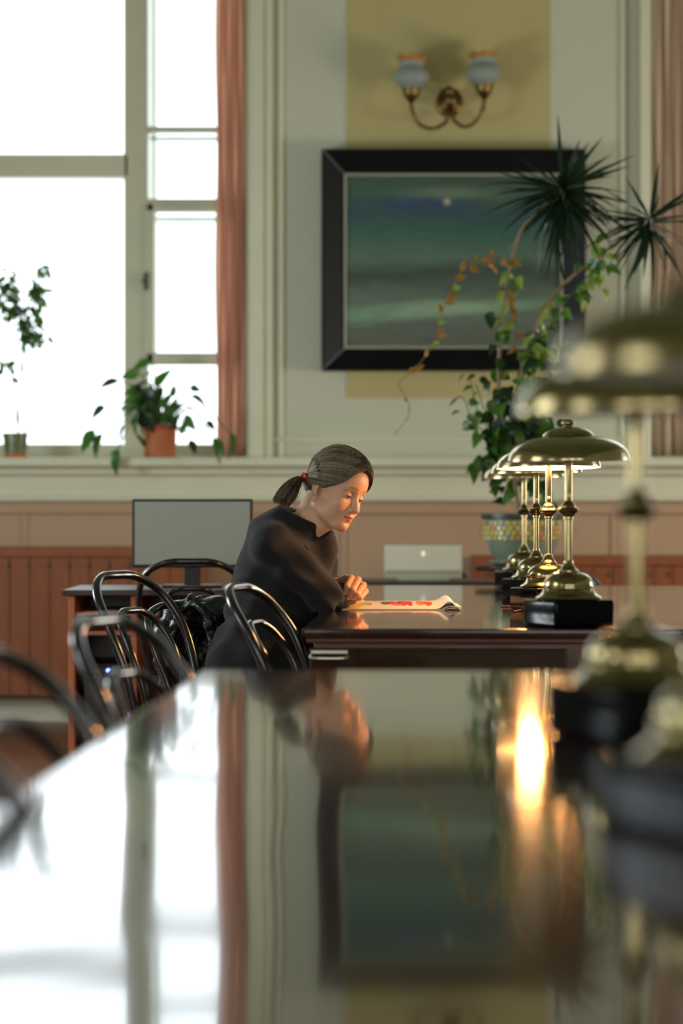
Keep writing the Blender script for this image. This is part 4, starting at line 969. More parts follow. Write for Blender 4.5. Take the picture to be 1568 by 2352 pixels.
def head_sdf(G):
    ay = np.abs(G[1]); GS = (G[0], ay, G[2])
    d = ell(G, (-0.012, 0, 0.042), (0.094, 0.074, 0.082))                       # cranium
    d = smin(d, ell(G, (0.034, 0, 0.046), (0.064, 0.070, 0.068)), 0.025)        # forehead
    face = ell(G, (0.036, 0, -0.030), (0.052, 0.058, 0.072))
    d = smin(d, face, 0.025)
    d = smin(d, ell(G, (0.060, 0, -0.052), (0.036, 0.036, 0.046)), 0.018)       # muzzle
    d = smin(d, ell(G, (0.070, 0, -0.090), (0.0195, 0.022, 0.0165)), 0.016)       # chin
    d = smin(d, cone(GS, (-0.004, 0.052, -0.050), (0.058, 0.020, -0.092), 0.018, 0.016), 0.020)   # jaw
    d = smin(d, ell(GS, (0.052, 0.040, -0.028), (0.028, 0.022, 0.028)), 0.020)      # cheeks
    d = smin(d, ell(GS, (0.030, 0.040, -0.062), (0.030, 0.024, 0.030)), 0.020)      # soft lower cheek
    d = smin(d, cone(GS, (0.083, 0.010, 0.030), (0.072, 0.044, 0.031), 0.0075, 0.0065), 0.012)  # brow
    # eye sockets
    d = smax(d, -ell(GS, (0.094, 0.031, 0.010), (0.020, 0.021, 0.0145)), 0.012)
    # nose
    d = smin(d, cone(G, (0.083, 0, 0.018), (0.104, 0, -0.022), 0.0078, 0.0092), 0.009)
    d = smin(d, ell(G, (0.1065, 0, -0.0285), (0.0118, 0.0108, 0.0100)), 0.006)
    d = smin(d, ell(GS, (0.0955, 0.0128, -0.0325), (0.0118, 0.0064, 0.0078)), 0.004)
    d = smax(d, -ell(GS, (0.101, 0.0066, -0.0415), (0.0062, 0.0032, 0.0042)), 0.0018)
    d = smax(d, -cone(GS, (0.088, 0.0205, -0.030), (0.079, 0.030, -0.052), 0.0022, 0.0018), 0.006)  # fold beside nose
    # mouth
    d = smin(d, cone(GS, (0.0945, 0.0, -0.0545), (0.0835, 0.022, -0.0610), 0.0062, 0.0026), 0.0045)
    d = smin(d, cone(GS, (0.0925, 0.0, -0.0660), (0.0825, 0.020, -0.0625), 0.0070, 0.0026), 0.0045)
    d = smax(d, -cone(GS, (0.1015, 0.0, -0.0602), (0.0860, 0.0245, -0.0612), 0.0013, 0.0012), 0.0022)
    d = smax(d, -ell(G, (0.098, 0, -0.0785), (0.009, 0.016, 0.0052)), 0.008)     # under the lip
    d = smax(d, -ell(G, (0.1035, 0, -0.0475), (0.0050, 0.0026, 0.0055)), 0.004)  # philtrum
    # lids over the eyeballs, opened in a slit that looks down
    ec = (0.0735, 0.0305, 0.0085)
    lid = ell(GS, ec, (0.0142, 0.0150, 0.0138))
    X, Y, Z = GS[0] - ec[0], GS[1] - ec[1], GS[2] - ec[2]
    curve = Z + 0.0042 + 2.0 * Y * Y * 6
    slit = np.maximum(np.abs(curve) - 0.0025, np.maximum(np.abs(Y) - 0.0122, 0.004 - X))
    d = smin(d, lid, 0.0035); d = smax(d, -slit, 0.0006); 
    d = smax(d, -(ell(GS, ec, (0.0120, 0.0120, 0.0120))), 0.0005)
    crease = np.maximum(np.abs(Z - 0.0062 + 10 * Y * Y) - 0.0006, np.maximum(np.abs(Y) - 0.0125, -X))
    # ears
    Re = rotm('Z', -18) @ rotm('Y', 8)
    e1 = ell(GS, (-0.025, 0.0735, 0.004), (0.018, 0.0085, 0.029), rotm('Z', 20))
    bowl = ell(GS, (-0.022, 0.0835, 0.008), (0.0115, 0.0075, 0.0185), rotm('Z', 20))
    e1 = smax(e1, -bowl, 0.003)
    e1 = smin(e1, ell(GS, (-0.019, 0.0755, 0.002), (0.0065, 0.0055, 0.010)), 0.004)
    e1 = smin(e1, ell(GS, (-0.018, 0.0735, -0.0235), (0.0085, 0.0058, 0.0105)), 0.006)
    d = smin(d, e1, 0.004)
    # neck to the collar
    nb = W2H(P(700, 1218, 6.985)); nt_ = (-0.040, 0, -0.020)
    d = smin(d, cone(G, nt_, nb, 0.056, 0.055), 0.022)
    nf = W2H(P(718, 1240, 6.965)); d = smin(d, cone(G, (0.006, 0, -0.064), nf, 0.030, 0.034), 0.028)
    return d
def mesh_from_sdf(fn, lo, hi, h):
    G = grid(lo, hi, h); d = fn(G); d = np.broadcast_to(d, (G[0].shape[0], G[1].shape[1], G[2].shape[2]))
    return surface_nets(d, lo, h)
hv, hf = mesh_from_sdf(head_sdf, (-0.25, -0.17, -0.22), (0.13, 0.15, 0.14), 0.0018)

def sstep(a, b, x): t = np.clip((x - a) / (b - a), 0, 1); return t * t * (3 - 2 * t)
def gauss(V, c, r): return np.exp(-(((V[:, 0] - c[0]) / r[0]) ** 2 + ((V[:, 1] - c[1]) / r[1]) ** 2 + ((V[:, 2] - c[2]) / r[2]) ** 2))
skin = np.array(srgb(224, 174, 138)[:3]); ca = skin[None, :].repeat(len(hv), 0)
def blend(col, w): 
    global ca
    col = np.array(col[:3]); ca = ca * (1 - w[:, None]) + col[None] * w[:, None]
SV = hv.copy(); SV[:, 1] = np.abs(SV[:, 1])
blend(srgb(218, 138, 116), 0.40 * gauss(SV, (0.07, 0.040, -0.030), (0.03, 0.02, 0.018)))
blend(srgb(216, 134, 114), 0.35 * gauss(SV, (0.11, 0, -0.03), (0.012, 0.02, 0.012)))
lipz = np.abs(SV[:, 2] + 0.0605) ; lw_ = (1 - sstep(0.0060, 0.0085, lipz + np.abs(SV[:, 1]) * 0.16)) * (SV[:, 0] > 0.080) * (1 - sstep(0.0225, 0.0250, SV[:, 1]))
blend(srgb(196, 108, 98), 0.85 * lw_)
blend(srgb(120, 54, 48), 0.8 * (1 - sstep(0.0008, 0.0022, np.abs(SV[:, 2] + 0.0602))) * (SV[:, 0] > 0.082) * (1 - sstep(0.022, 0.0245, SV[:, 1])))
blend(srgb(96, 66, 50), 0.7 * gauss(SV, (0.088, 0.031, 0.003), (0.008, 0.013, 0.0022)))      # lash line
blend(srgb(188, 128, 106), 0.45 * gauss(SV, (0.085, 0.030, 0.016), (0.01, 0.016, 0.004)))     # lid crease
bz = SV[:, 2] - (0.0325 + 0.004 * np.sin(np.clip((SV[:, 1] - 0.012) / 0.036, 0, 1) * math.pi) - 0.0)
blend(srgb(122, 88, 66), 0.80 * np.exp(-(bz / 0.0032) ** 2) * sstep(0.008, 0.016, SV[:, 1]) * (1 - sstep(0.040, 0.052, SV[:, 1])) * (SV[:, 0] > 0.06))
blend(srgb(70, 36, 30), 0.8 * gauss(SV, (0.101, 0.0066, -0.040), (0.006, 0.004, 0.003)))  # nostril shade painted into the skin colour
hw_ = np.array([tuple(H2W(p)) for p in hv])

# ---- hands (world space)
def fingers(G, wrist, chains, radii, palm_r=0.0135):
    d = None
    for ch in chains[:4]:
        p = cone(G, wrist, ch[0], 0.0175, palm_r)
        d = p if d is None else smin(d, p, 0.012)
    for ch, r in zip(chains, radii):
        f = None
        for i in range(len(ch) - 1):
            c_ = cone(G, ch[i], ch[i + 1], r * (1.10 - 0.10 * i), r * (1.02 - 0.10 * i)); f = c_ if f is None else smin(f, c_, 0.0035)
        d = smin(d, f, 0.0018)
    return d
W_L = P(770, 1347, 7.075)
Lk = [[P(797, 1330, 7.00), P(806, 1328, 6.955), P(797, 1347, 6.932), P(791, 1361, 6.940)],
      [P(811, 1334, 7.01), P(822, 1332, 6.958), P(810, 1355, 6.930), P(802, 1367, 6.942)],
      [P(824, 1343, 7.02), P(834, 1344, 6.966), P(820, 1365, 6.938), P(810, 1373, 6.950)],
      [P(832, 1354, 7.025), P(839, 1358, 6.975), P(827, 1373, 6.950), P(819, 1377, 6.962)],
      [P(776, 1358, 7.03), P(784, 1364, 6.985), P(796, 1371, 6.972), P(806, 1372, 6.975)]]
E_L = P(742, 1362, 7.30)
def lhand(G): 
    d = fingers(G, W_L, Lk, [0.0096, 0.0100, 0.0096, 0.0088, 0.0100])
    d = smin(d, cone(G, W_L, E_L, 0.0245, 0.032), 0.012)
    return d
W_R = P(800, 1376, 7.11)
Rk = [[P(818, 1380, 7.17), P(826, 1380, 7.21), P(822, 1383, 7.235), P(812, 1384, 7.24)], [P(812, 1378, 7.185), P(818, 1379, 7.225), P(814, 1383, 7.25), P(806, 1384, 7.25)],
      [P(804, 1378, 7.19), P(808, 1379, 7.235), P(803, 1383, 7.255), P(797, 1384, 7.25)], [P(796, 1378, 7.19), P(798, 1380, 7.23), P(794, 1383, 7.245), P(789, 1384, 7.24)],
      [P(815, 1383, 7.13), P(828, 1385, 7.15), P(834, 1386, 7.18), P(836, 1386, 7.20)]]
E_R = P(746, 1366, 6.90)
def rhand(G):
    d = fingers(G, W_R, Rk, [0.0090, 0.0094, 0.0090, 0.0082, 0.0100])
    return smin(d, cone(G, W_R, E_R, 0.0235, 0.034), 0.012)
def bbox(pts, m): 
    a = np.array([tuple(p) for p in pts]); return tuple(a.min(0) - m), tuple(a.max(0) + m)
lo, hi = bbox([W_L] + [q for c_ in Lk for q in c_], 0.022); lo = (lo[0] - 0.03, lo[1], lo[2]); hi = (hi[0], hi[1] + 0.05, hi[2])
lv, lf = mesh_from_sdf(lhand, lo, hi, 0.0012)
lo, hi = bbox([W_R] + [q for c_ in Rk for q in c_], 0.022)
rv, rf = mesh_from_sdf(rhand, lo, hi, 0.0016)

# ---- coarse body under the clothes
SH_R, SH_L = P(622, 1252, 6.84), P(716, 1246, 7.17)
HIP = P(590, 1590, 7.0)
TR = rotm('Z', -18)
KN_R, KN_L = Vector((0.20, 6.86, 0.52)), Vector((0.20, 7.10, 0.52))
HJ_R, HJ_L = HIP + Vector((0.0, -0.085, 0.0)), HIP + Vector((0.02, 0.085, 0.0))
AN_R, AN_L = Vector((0.12, 6.86, 0.10)), Vector((0.06, 7.12, 0.10))
def body_coarse(G):
    d = ell(G, P(655, 1300, 7.0), (0.098, 0.150, 0.15), TR)
    d = smin(d, cone(G, P(690, 1215, 7.0), P(655, 1290, 7.0), 0.046, 0.07), 0.03)
    d = smin(d, ell(G, P(628, 1420, 7.0), (0.105, 0.14, 0.14), TR), 0.05)
    d = smin(d, ell(G, HIP, (0.135, 0.17, 0.12)), 0.05)
    for s, e, w in ((SH_R, E_R, W_R), (SH_L, E_L, W_L)):
        a = smin(cone(G, s, e, 0.042, 0.033), cone(G, e, w, 0.033, 0.021), 0.015); d = smin(d, a, 0.03)
    for h_, k, a in ((HJ_R, KN_R, AN_R), (HJ_L, KN_L, AN_L)):
        d = smin(d, cone(G, h_, k, 0.075, 0.05), 0.03); d = smin(d, cone(G, k, a, 0.048, 0.03), 0.02)
        d = smin(d, cone(G, a, a + Vector((0.03, 0, -0.045)), 0.03, 0.03), 0.02); d = smin(d, cone(G, a + Vector((0.01, 0, -0.055)), a + Vector((0.15, 0, -0.065)), 0.03, 0.02), 0.02)
    return d
bv, bf = mesh_from_sdf(body_coarse, (-0.50, 6.65, 0.0), (0.36, 7.42, 1.06), 0.009)
woman = empty('person', (HIP.x, HIP.y, 0)); wl = np.array(woman.location)
allv = np.concatenate([hw_, lv, rv, bv]) - wl
fs = []; n0 = 0
for v_, f_ in ((hw_, hf), (lv, lf), (rv, rf), (bv, bf)): fs.append(f_ + n0); n0 += len(v_)
skin_cols = np.concatenate([ca, np.tile(np.array(srgb(226, 170, 134)[:3]), (len(lv) + len(rv) + len(bv), 1))])
# knuckles and fingertips a little redder
tips_ = [Vector(c_[1]) for c_ in Lk[:4]] + [Vector(c_[3]) for c_ in Lk]
lw2 = np.zeros(len(lv))
for t_ in tips_: lw2 = np.maximum(lw2, np.exp(-((lv - np.array(t_)) ** 2).sum(1) / 0.011 ** 2))
o0 = len(hw_); skin_cols[o0:o0 + len(lv)] = skin_cols[o0:o0 + len(lv)] * (1 - 0.35 * lw2[:, None]) + np.array(srgb(214, 128, 104)[:3]) * 0.35 * lw2[:, None]
def np_mesh(name, V, Fq, m, parent, label=None):
    me = bpy.data.meshes.new(name); me.vertices.add(len(V)); me.vertices.foreach_set('co', np.asarray(V, dtype=np.float32).ravel())
    me.loops.add(len(Fq) * 4); me.loops.foreach_set('vertex_index', np.asarray(Fq, dtype=np.int32).ravel())
    me.polygons.add(len(Fq)); me.polygons.foreach_set('loop_start', np.arange(len(Fq), dtype=np.int32) * 4)
    try: me.polygons.foreach_set('loop_total', np.full(len(Fq), 4, dtype=np.int32))
    except Exception: pass
    me.update(calc_edges=True); me.validate(); me.polygons.foreach_set('use_smooth', [True] * len(me.polygons))
    me.materials.append(m); o = bpy.data.objects.new(name, me); C.objects.link(o); o.parent = parent
    if label: o['label'] = label
    return o
M_skin = mat('skin', srgb(226, 178, 150), 0.5, attr='skin', sss=0.18, bump=0.04, bscale=400)
body = np_mesh('body', allv, np.concatenate(fs), M_skin, woman)
at_ = body.data.color_attributes.new('skin', 'FLOAT_COLOR', 'POINT')
at_.data.foreach_set('color', np.concatenate([skin_cols, np.ones((len(skin_cols), 1))], 1).astype(np.float32).ravel())
sm_ = body.modifiers.new('soften', 'SMOOTH'); sm_.factor = 0.5; sm_.iterations = 2

# nails of the left hand
M_nail = mat('nail', srgb(238, 190, 172), 0.25)
for ch, r in zip(Lk[:1] + Lk[4:], (0.0088, 0.009)):
    a, b = Vector(ch[2]), Vector(ch[3]); d_ = (b - a).normalized(); out = Vector((0, -1, 0.15)); out = (out - d_ * out.dot(d_)).normalized(); s_ = d_.cross(out)
    M_ = Matrix((d_, s_, out)).transposed().to_4x4(); M_.translation = b - Vector(wl) + out * (r * 0.62) + d_ * 0.001
    nm = lathe([(0.0001, 0.0028), (0.0030, 0.0024), (0.0046, 0.0012), (0.0052, -0.0004)], 14)
    add('nail', xf(xf(nm, Matrix.Diagonal((1.35, 1.0, 1.0, 1))), M_), M_nail, woman, smooth=True)

# eyes
M_eye = mat('eye', (1, 1, 1, 1), 0.1, attr='eye', coat=1.0)
for s in (-1, 1):
    bm = bmesh.new(); bmesh.ops.create_uvsphere(bm, u_segments=40, v_segments=40, radius=0.01195)
    me = bpy.data.meshes.new('eye'); bm.to_mesh(me); bm.free(); me.materials.append(M_eye); me.polygons.foreach_set('use_smooth', [True] * len(me.polygons))
    gz = Vector((0.92, 0.05 * -s, -0.40)).normalized(); cs = []
    for v in me.vertices:
        a = v.co.normalized().angle(gz)
        cs += list(srgb(18, 14, 12) if a < 0.20 else (srgb(62, 56, 46) if a < 0.56 else srgb(190, 172, 156)))
    ca_ = me.color_attributes.new('eye', 'FLOAT_COLOR', 'POINT'); ca_.data.foreach_set('color', cs)
    o = bpy.data.objects.new('eye', me); C.objects.link(o); o.parent = woman
    o.matrix_local = Matrix.Translation(H2W((0.0735, s * 0.0305, 0.0085)) - Vector(wl)) @ HR.to_4x4()
M_lash = mat('lash', srgb(60, 42, 34), 0.6)
for s in (-1, 1):
    V_ = []
    for i in range(13):
        yy = -0.0125 + 0.025 * i / 12; z_ = -0.0042 - 12 * yy * yy + 0.0025
        x_ = math.sqrt(max(1e-9, 0.0146 ** 2 - (yy * 0.95) ** 2 - z_ ** 2))
        V_.append(H2W((0.0735 + x_, s * (0.0305 + yy), 0.0085 + z_)) - Vector(wl))
    add('eyelash', tube(V_, lambda t: 0.0004 + 0.0011 * math.sin(math.pi * t), 5), M_lash, woman, smooth=True)
    for i in range(2, 13):
        p_ = V_[i]; dv = HR @ Vector((0.8, s * (i - 5) * 0.07, -0.25)); add('eyelash', tube([p_, p_ + dv * 0.0026, p_ + dv * 0.0045 + (HR @ Vector((0, 0, 0.001)))], lambda t: 0.00035 * (1 - t) + 0.0001, 4), M_lash, woman) if False else None

# ---- hair: a close cap, strands combed back, a ponytail
CC = np.array((-0.012, 0, 0.042))
def hair_base(G):
    d = ell(G, (-0.008, 0, 0.050), (0.1080, 0.0880, 0.1040))
    d = smin(d, ell(G, (0.036, 0, 0.062), (0.070, 0.0775, 0.0740)), 0.03)
    return smin(d, ell(G, (-0.080, 0, 0.0), (0.032, 0.045, 0.040)), 0.03)
HLX = [-0.12, -0.078, -0.05, -0.03, 0.008, 0.039, 0.062, 0.071, 0.076, 0.080, 0.10, 0.14]
HLZ = [-0.05, -0.035, -0.012, -0.002, 0.004, 0.022, 0.040, 0.056, 0.077, 0.092, 0.115, 0.16]
def hair_sdf(G):
    """the hair, cut along the hairline from the parting down to the ear and the nape"""
    low = (np.interp(G[0], HLX, HLZ).astype(np.float32) - G[2]) * 0.6 + 0 * G[1]
    inner = ell(G, (-0.008, 0, 0.046), (0.085, 0.066, 0.080))
    return smax(smax(hair_base(G), low, 0.006), -inner, 0.004)
qv, qf = mesh_from_sdf(hair_sdf, (-0.14, -0.11, -0.07), (0.13, 0.11, 0.17), 0.0026)
M_hair = bpy.data.materials.new('hair'); M_hair.use_nodes = True; nt = M_hair.node_tree; b = nt.nodes['Principled BSDF']; N = nt.nodes.new; L = nt.links.new
ai = N('ShaderNodeAttribute'); ai.attribute_name = 'strand'; rr_ = N('ShaderNodeValToRGB')
cr = rr_.color_ramp; cr.elements[0].color = srgb(46, 40, 32); cr.elements[1].color = srgb(190, 180, 160); cr.elements.new(0.45).color = srgb(104, 90, 70); cr.elements.new(0.75).color = srgb(148, 130, 100)
L(ai.outputs['Fac'], rr_.inputs[0]); L(rr_.outputs[0], b.inputs['Base Color']); b.inputs['Roughness'].default_value = 0.55; b.inputs['Specular IOR Level'].default_value = 0.3
M_hbase = mat('hair_base', srgb(70, 60, 47), 0.75, spec=0.15, var=0.3, vscale=60, stretch=(0.3, 1, 1))
cap = np_mesh('hair', np.array([tuple(H2W(p)) for p in qv]) - wl, qf, M_hbase, woman)
rh = random.Random(4)
TIE = W2H(P(702, 1098, 6.985))
def cap_rs(D):
    """distances from the cap centre to the hair surface along unit directions"""
    lo_ = np.full(len(D), 0.05); hi_ = np.full(len(D), 0.16)
    for _ in range(11):
        m_ = (lo_ + hi_) / 2; p = CC[None] + D * m_[:, None]
        f = hair_base((p[:, 0], p[:, 1], p[:, 2])); ins_ = f < 0
        lo_ = np.where(ins_, m_, lo_); hi_ = np.where(ins_, hi_, m_)
    return lo_
def hair_mesh(name, strands, rad, m, parent):
    V = []; Fc = []; cs = []
    for pts, c_ in strands:
        n0 = len(V); n = len(pts)
        for i, p in enumerate(pts):
            t = (pts[min(i + 1, n - 1)] - pts[max(i - 1, 0)]).normalized(); u = t.orthogonal().normalized(); w = t.cross(u)
            r = rad * (0.35 + 0.65 * math.sin(math.pi * min(1, 0.12 + 0.88 * (1 - i / (n - 1)))))
            for k in range(3):
                a = 2.0944 * k; V.append(tuple(p + (u * math.cos(a) + w * math.sin(a)) * r)); cs += [c_, c_, c_, 1]
        for i in range(n - 1):
            for k in range(3): Fc.append((n0 + i * 3 + k, n0 + i * 3 + (k + 1) % 3, n0 + (i + 1) * 3 + (k + 1) % 3, n0 + (i + 1) * 3 + k))
    o = add(name, (V, Fc), m, parent, smooth=True)
    at = o.data.color_attributes.new('strand', 'FLOAT_COLOR', 'POINT'); at.data.foreach_set('color', cs)
    o['kind'] = 'stuff'; return o
tie_dir = (TIE - Vector(CC)).normalized()
dirs = []; meta = []
n = 16
for k in range(4600):
    s = rh.choice((-1, -1, 1)); q = rh.random()
    if q < 0.60:   # hairline from the parting down to the ear
        key = [(0.079, 0.002, 0.094), (0.077, 0.035, 0.079), (0.071, 0.052, 0.058), (0.062, 0.060, 0.042), (0.039, 0.068, 0.024), (0.008, 0.070, 0.008), (-0.025, 0.072, 0.002)]
        x = rh.random() * 5.999; i = int(x); r0 = Vector(key[i]).lerp(Vector(key[i + 1]), x - i); r0.y *= s
        r0 += Vector((0, 0, rh.uniform(-0.001, 0.006)))
    elif q < 0.88:  # over the crown
        a = rh.uniform(0, 1); r0 = Vector((0.085 - 0.15 * a, s * rh.uniform(0.0, 0.075), 0.14 - 0.05 * rh.random()))
    else:           # nape, combed up
        r0 = Vector((rh.uniform(-0.07, -0.03), s * rh.uniform(0.03, 0.07), rh.uniform(-0.02, 0.012)))
    d0 = (r0 - Vector(CC)).normalized(); sag = rh.gauss(0, 0.03); ph = rh.uniform(0, 6.28)
    side = d0.cross(tie_dir); side = side.normalized() if side.length > 1e-3 else Vector((0, 1, 0)); up_ = 0.16 if r0.z > 0.03 else 0.03
    for i in range(n + 1):
        t = i / n; dv = d0.slerp(tie_dir, t) if d0.angle(tie_dir) < 3.1 else d0
        dirs.append(tuple((dv + side * (sag * math.sin(math.pi * t) + 0.006 * math.sin(7 * t + ph)) + Vector((0, 0, up_ * math.sin(math.pi * t)))).normalized()))
    meta.append((rh.uniform(0.0, 0.0022), Vector((0, rh.uniform(-.008, .008), rh.uniform(-.008, .008))), min(1, max(0, rh.gauss(0.44, 0.22) + (0.4 if rh.random() < 0.12 else 0)))))
dirs = np.array(dirs); rs = cap_rs(dirs); strands = []
for k, (lift, jit, g) in enumerate(meta):
    pts = []
    for i in range(n + 1):
        t = i / n; j = k * (n + 1) + i
        p = Vector(CC) + Vector(dirs[j]) * float(rs[j] + 0.0003 + lift * math.sin(math.pi * min(1, t * 1.1)) - 0.003 * max(0, 1 - t * 9))
        if t > 0.8: p = p.lerp(TIE + jit, ((t - 0.8) / 0.2) ** 1.5)
        pts.append(H2W(p) - Vector(wl))
    strands.append((pts, g))
for _ in range(90):
    k = rh.randrange(len(strands)); src_ = strands[k][0]; a = rh.randint(0, 9); b = min(len(src_), a + rh.randint(5, 9)); cc_ = H2W(CC) - Vector(wl)
    seg_ = src_[a:b]; o_amp = rh.uniform(0.002, 0.006)
    strands.append(([p + (p - cc_).normalized() * o_amp * math.sin(math.pi * i / (len(seg_) - 1)) for i, p in enumerate(seg_)], 0.8))
hair_mesh('hair_strands', strands, 0.00062, M_hair, cap)
# ponytail, hanging from the tie over the collar
tw_ = P(697, 1099, 6.96); pt = [tw_, P(682, 1098, 6.95), P(665, 1108, 6.93), P(648, 1124, 6.92), P(636, 1140, 6.915), P(630, 1152, 6.92)]
pt2 = [tw_, P(690, 1108, 6.95), P(682, 1124, 6.925), P(676, 1140, 6.915), P(668, 1152, 6.91), P(662, 1160, 6.915)]
strands = []
for k in range(1500):
    f = rh.random(); n = 14; c1 = catmull(pt, 4); c2 = catmull(pt2, 4); o1 = Vector((rh.gauss(0, .35), rh.gauss(0, 1), rh.gauss(0, .35)))
    ln = rh.uniform(0.80, 1.03); pts = []
    for i in range(n + 1):
        t = i / n * ln; a = min(len(c1) - 1.001, t * (len(c1) - 1)); j = int(a); p1 = c1[j].lerp(c1[j + 1], a - j); p2 = c2[j].lerp(c2[j + 1], a - j)
        p = p1.lerp(p2, f) + o1 * (0.0035 + 0.010 * math.sin(math.pi * min(1, t * 0.75)))
        pts.append(p - Vector(wl))
    g = min(1, max(0, rh.gauss(0.40, 0.16) + (0.45 if 0.12 < f < 0.32 else 0)))
    strands.append((pts, g))
hair_mesh('ponytail', strands, 0.0007, M_hair, woman)
tdir = (P(682, 1098, 6.95) - P(706, 1090, 6.97)).normalized(); tq = tdir.to_track_quat('Z', 'Y').to_matrix().to_4x4(); tq.translation = P(699, 1097, 6.96) - Vector(wl)
add('hair_tie', xf(tube([(0.0115 * math.cos(a), 0.0115 * math.sin(a), 0.001 * math.sin(5 * a)) for a in [2 * math.pi * i / 30 for i in range(30)]], 0.0042, 8, closed=True), tq), mat('red_tie', srgb(206, 30, 52), 0.6), woman, smooth=True, label='red elastic hair tie')
# earring
M_silver = mat('silver', srgb(220, 210, 200), 0.2, 1.0); M_pearl = mat('pearl', srgb(236, 200, 190), 0.15, coat=1.0)
er = H2W((-0.016, -0.0815, -0.032)) - Vector(wl)
ew = add('earring', tube([er + Vector((0.0, 0.002, 0.004)), er + Vector((0.0025, -0.001, 0.0)), er + Vector((0.001, 0, -0.006)), er + Vector((-0.001, 0, -0.008))], 0.0011, 6), M_silver, woman, smooth=True)
add('pearl', xf(lathe(smooth_prof([(0.0002, 0.006), (0.0018, 0.002), (0.0036, -0.003), (0.0002, -0.0066)], 4), 16), Matrix.Translation(er + Vector((-0.001, 0, -0.0125)))), M_pearl, ew, smooth=True)

# ---- sweater
def sweater_sdf(G):
    d = ell(G, P(652, 1296, 7.0), (0.121, 0.168, 0.150), TR @ rotm('Y', 14))
    d = smin(d, ell(G, P(650, 1226, 7.0), (0.088, 0.176, 0.060), TR @ rotm('Y', 18)), 0.035)
    d = smin(d, ell(G, P(628, 1400, 7.0), (0.132, 0.168, 0.165), TR @ rotm('Y', 12)), 0.05)
    d = smin(d, ell(G, P(594, 1515, 7.0), (0.152, 0.192, 0.13)), 0.05)
    d = smin(d, ell(G, P(600, 1580, 7.0), (0.185, 0.200, 0.075)), 0.04)
    for k_ in (KN_R, KN_L):
        hj = HIP + Vector((0.06, 0.085 if k_ is KN_L else -0.085, 0.03)); d = smin(d, cone(G, hj, hj.lerp(k_, 0.45) + Vector((0, 0, 0.012)), 0.088, 0.078), 0.04)
    # high collar sloping up at the back
    d = smin(d, cone(G, P(676, 1214, 6.99), P(690, 1172, 6.985), 0.084, 0.070), 0.022)
    d = smin(d, cone(G, P(664, 1180, 7.0), P(660, 1160, 7.0), 0.034, 0.022), 0.02)
    d = smin(d, cone(G, P(728, 1262, 6.98), P(733, 1216, 6.975), 0.058, 0.040), 0.02)
    # arms
    for s, e, w, r0, r1, r2, wr in ((SH_R, E_R, W_R, 0.062, 0.050, 0.032, 0.92), (SH_L, E_L, W_L, 0.060, 0.049, 0.034, 0.84)):
        wend = e.lerp(w, wr)
        d = smin(d, cone(G, s, s.lerp(e, 0.5) , r0, r0 * 0.94), 0.03); d = smin(d, cone(G, s.lerp(e, 0.5), e, r0 * 0.94, r1), 0.02)
        d = smin(d, cone(G, e, wend, r1, r2), 0.016)
    # bust under the loose cloth
    d = smin(d, ell(G, P(706, 1300, 6.99), (0.062, 0.12, 0.062), TR), 0.04)
    # folds: long soft ridges across the cloth
    x, y, z = G
    f1 = np.sin((x * 0.55 + z * 1.0 + y * 0.4) * 62 + 2.2 * np.sin(z * 17 + y * 9)) * np.sin(x * 23 - z * 11 + 1) 
    f2 = np.sin((x * 1.0 - z * 0.75) * 48 + 1.5 * np.sin(y * 21 + z * 13))
    d = d + 0.0060 * f1 + 0.0040 * f2
    # creases at the inside of the elbows and from the armpit
    for a_, b_, r_ in ((P(700, 1262, 6.86), P(722, 1330, 6.86), 0.007), (P(716, 1258, 6.90), P(752, 1345, 6.90), 0.006), (P(640, 1330, 6.80), P(716, 1360, 6.83), 0.005), (P(588, 1340, 6.80), P(660, 1325, 6.80), 0.005), (P(560, 1440, 6.82), P(640, 1400, 6.83), 0.006), (P(545, 1480, 6.80), P(650, 1455, 6.83), 0.005)):
        d = smax(d, -cone(G, a_, b_, r_, r_ * 0.6), 0.012)
    # neck opening: a tilted disc cut round the neck
    nb = P(700, 1196, 6.985); ax_ = np.array((0.42, -0.10, 0.90)); ax_ /= np.linalg.norm(ax_)
    c0 = np.array(P(702, 1187, 6.985))
    hh = (G[0] - c0[0]) * ax_[0] + (G[1] - c0[1]) * ax_[1] + (G[2] - c0[2]) * ax_[2]
    dd = smax(d, hh, 0.004)
    neck = cone(G, P(690, 1222, 6.985), P(706, 1165, 6.98), 0.047, 0.059)
    dd = smax(dd, -neck, 0.005)
    # cuffs open
    for e, w, wr in ((E_R, W_R, 0.97), (E_L, W_L, 0.885)):
        w = Vector(w); e = Vector(e); dirv = (w - e).normalized(); c_ = e.lerp(w, wr)
        dd = smax(dd, -cone(G, c_ - dirv * 0.012, c_ + dirv * 0.06, 0.0262, 0.03), 0.002)
    return dd
sv, sf = mesh_from_sdf(sweater_sdf, (-0.52, 6.66, 0.44), (0.16, 7.44, 1.14), 0.0046)
M_knit = mat('black_knit', srgb(29, 29, 31), 0.92, var=0.08, vscale=25, sheen=0.10, bump=0.35, bscale=420)
sw = np_mesh('sweater', sv - wl, sf, M_knit, woman)
sm_ = sw.modifiers.new('soften', 'SMOOTH'); sm_.factor = 0.5; sm_.iterations = 3
# necklace thread at the side of the neck
add('neck_cord', tube([P(677, 1163, 6.915) - Vector(wl), P(681, 1172, 6.910) - Vector(wl), P(686, 1182, 6.905) - Vector(wl)], 0.0006, 5), M_lash, woman)

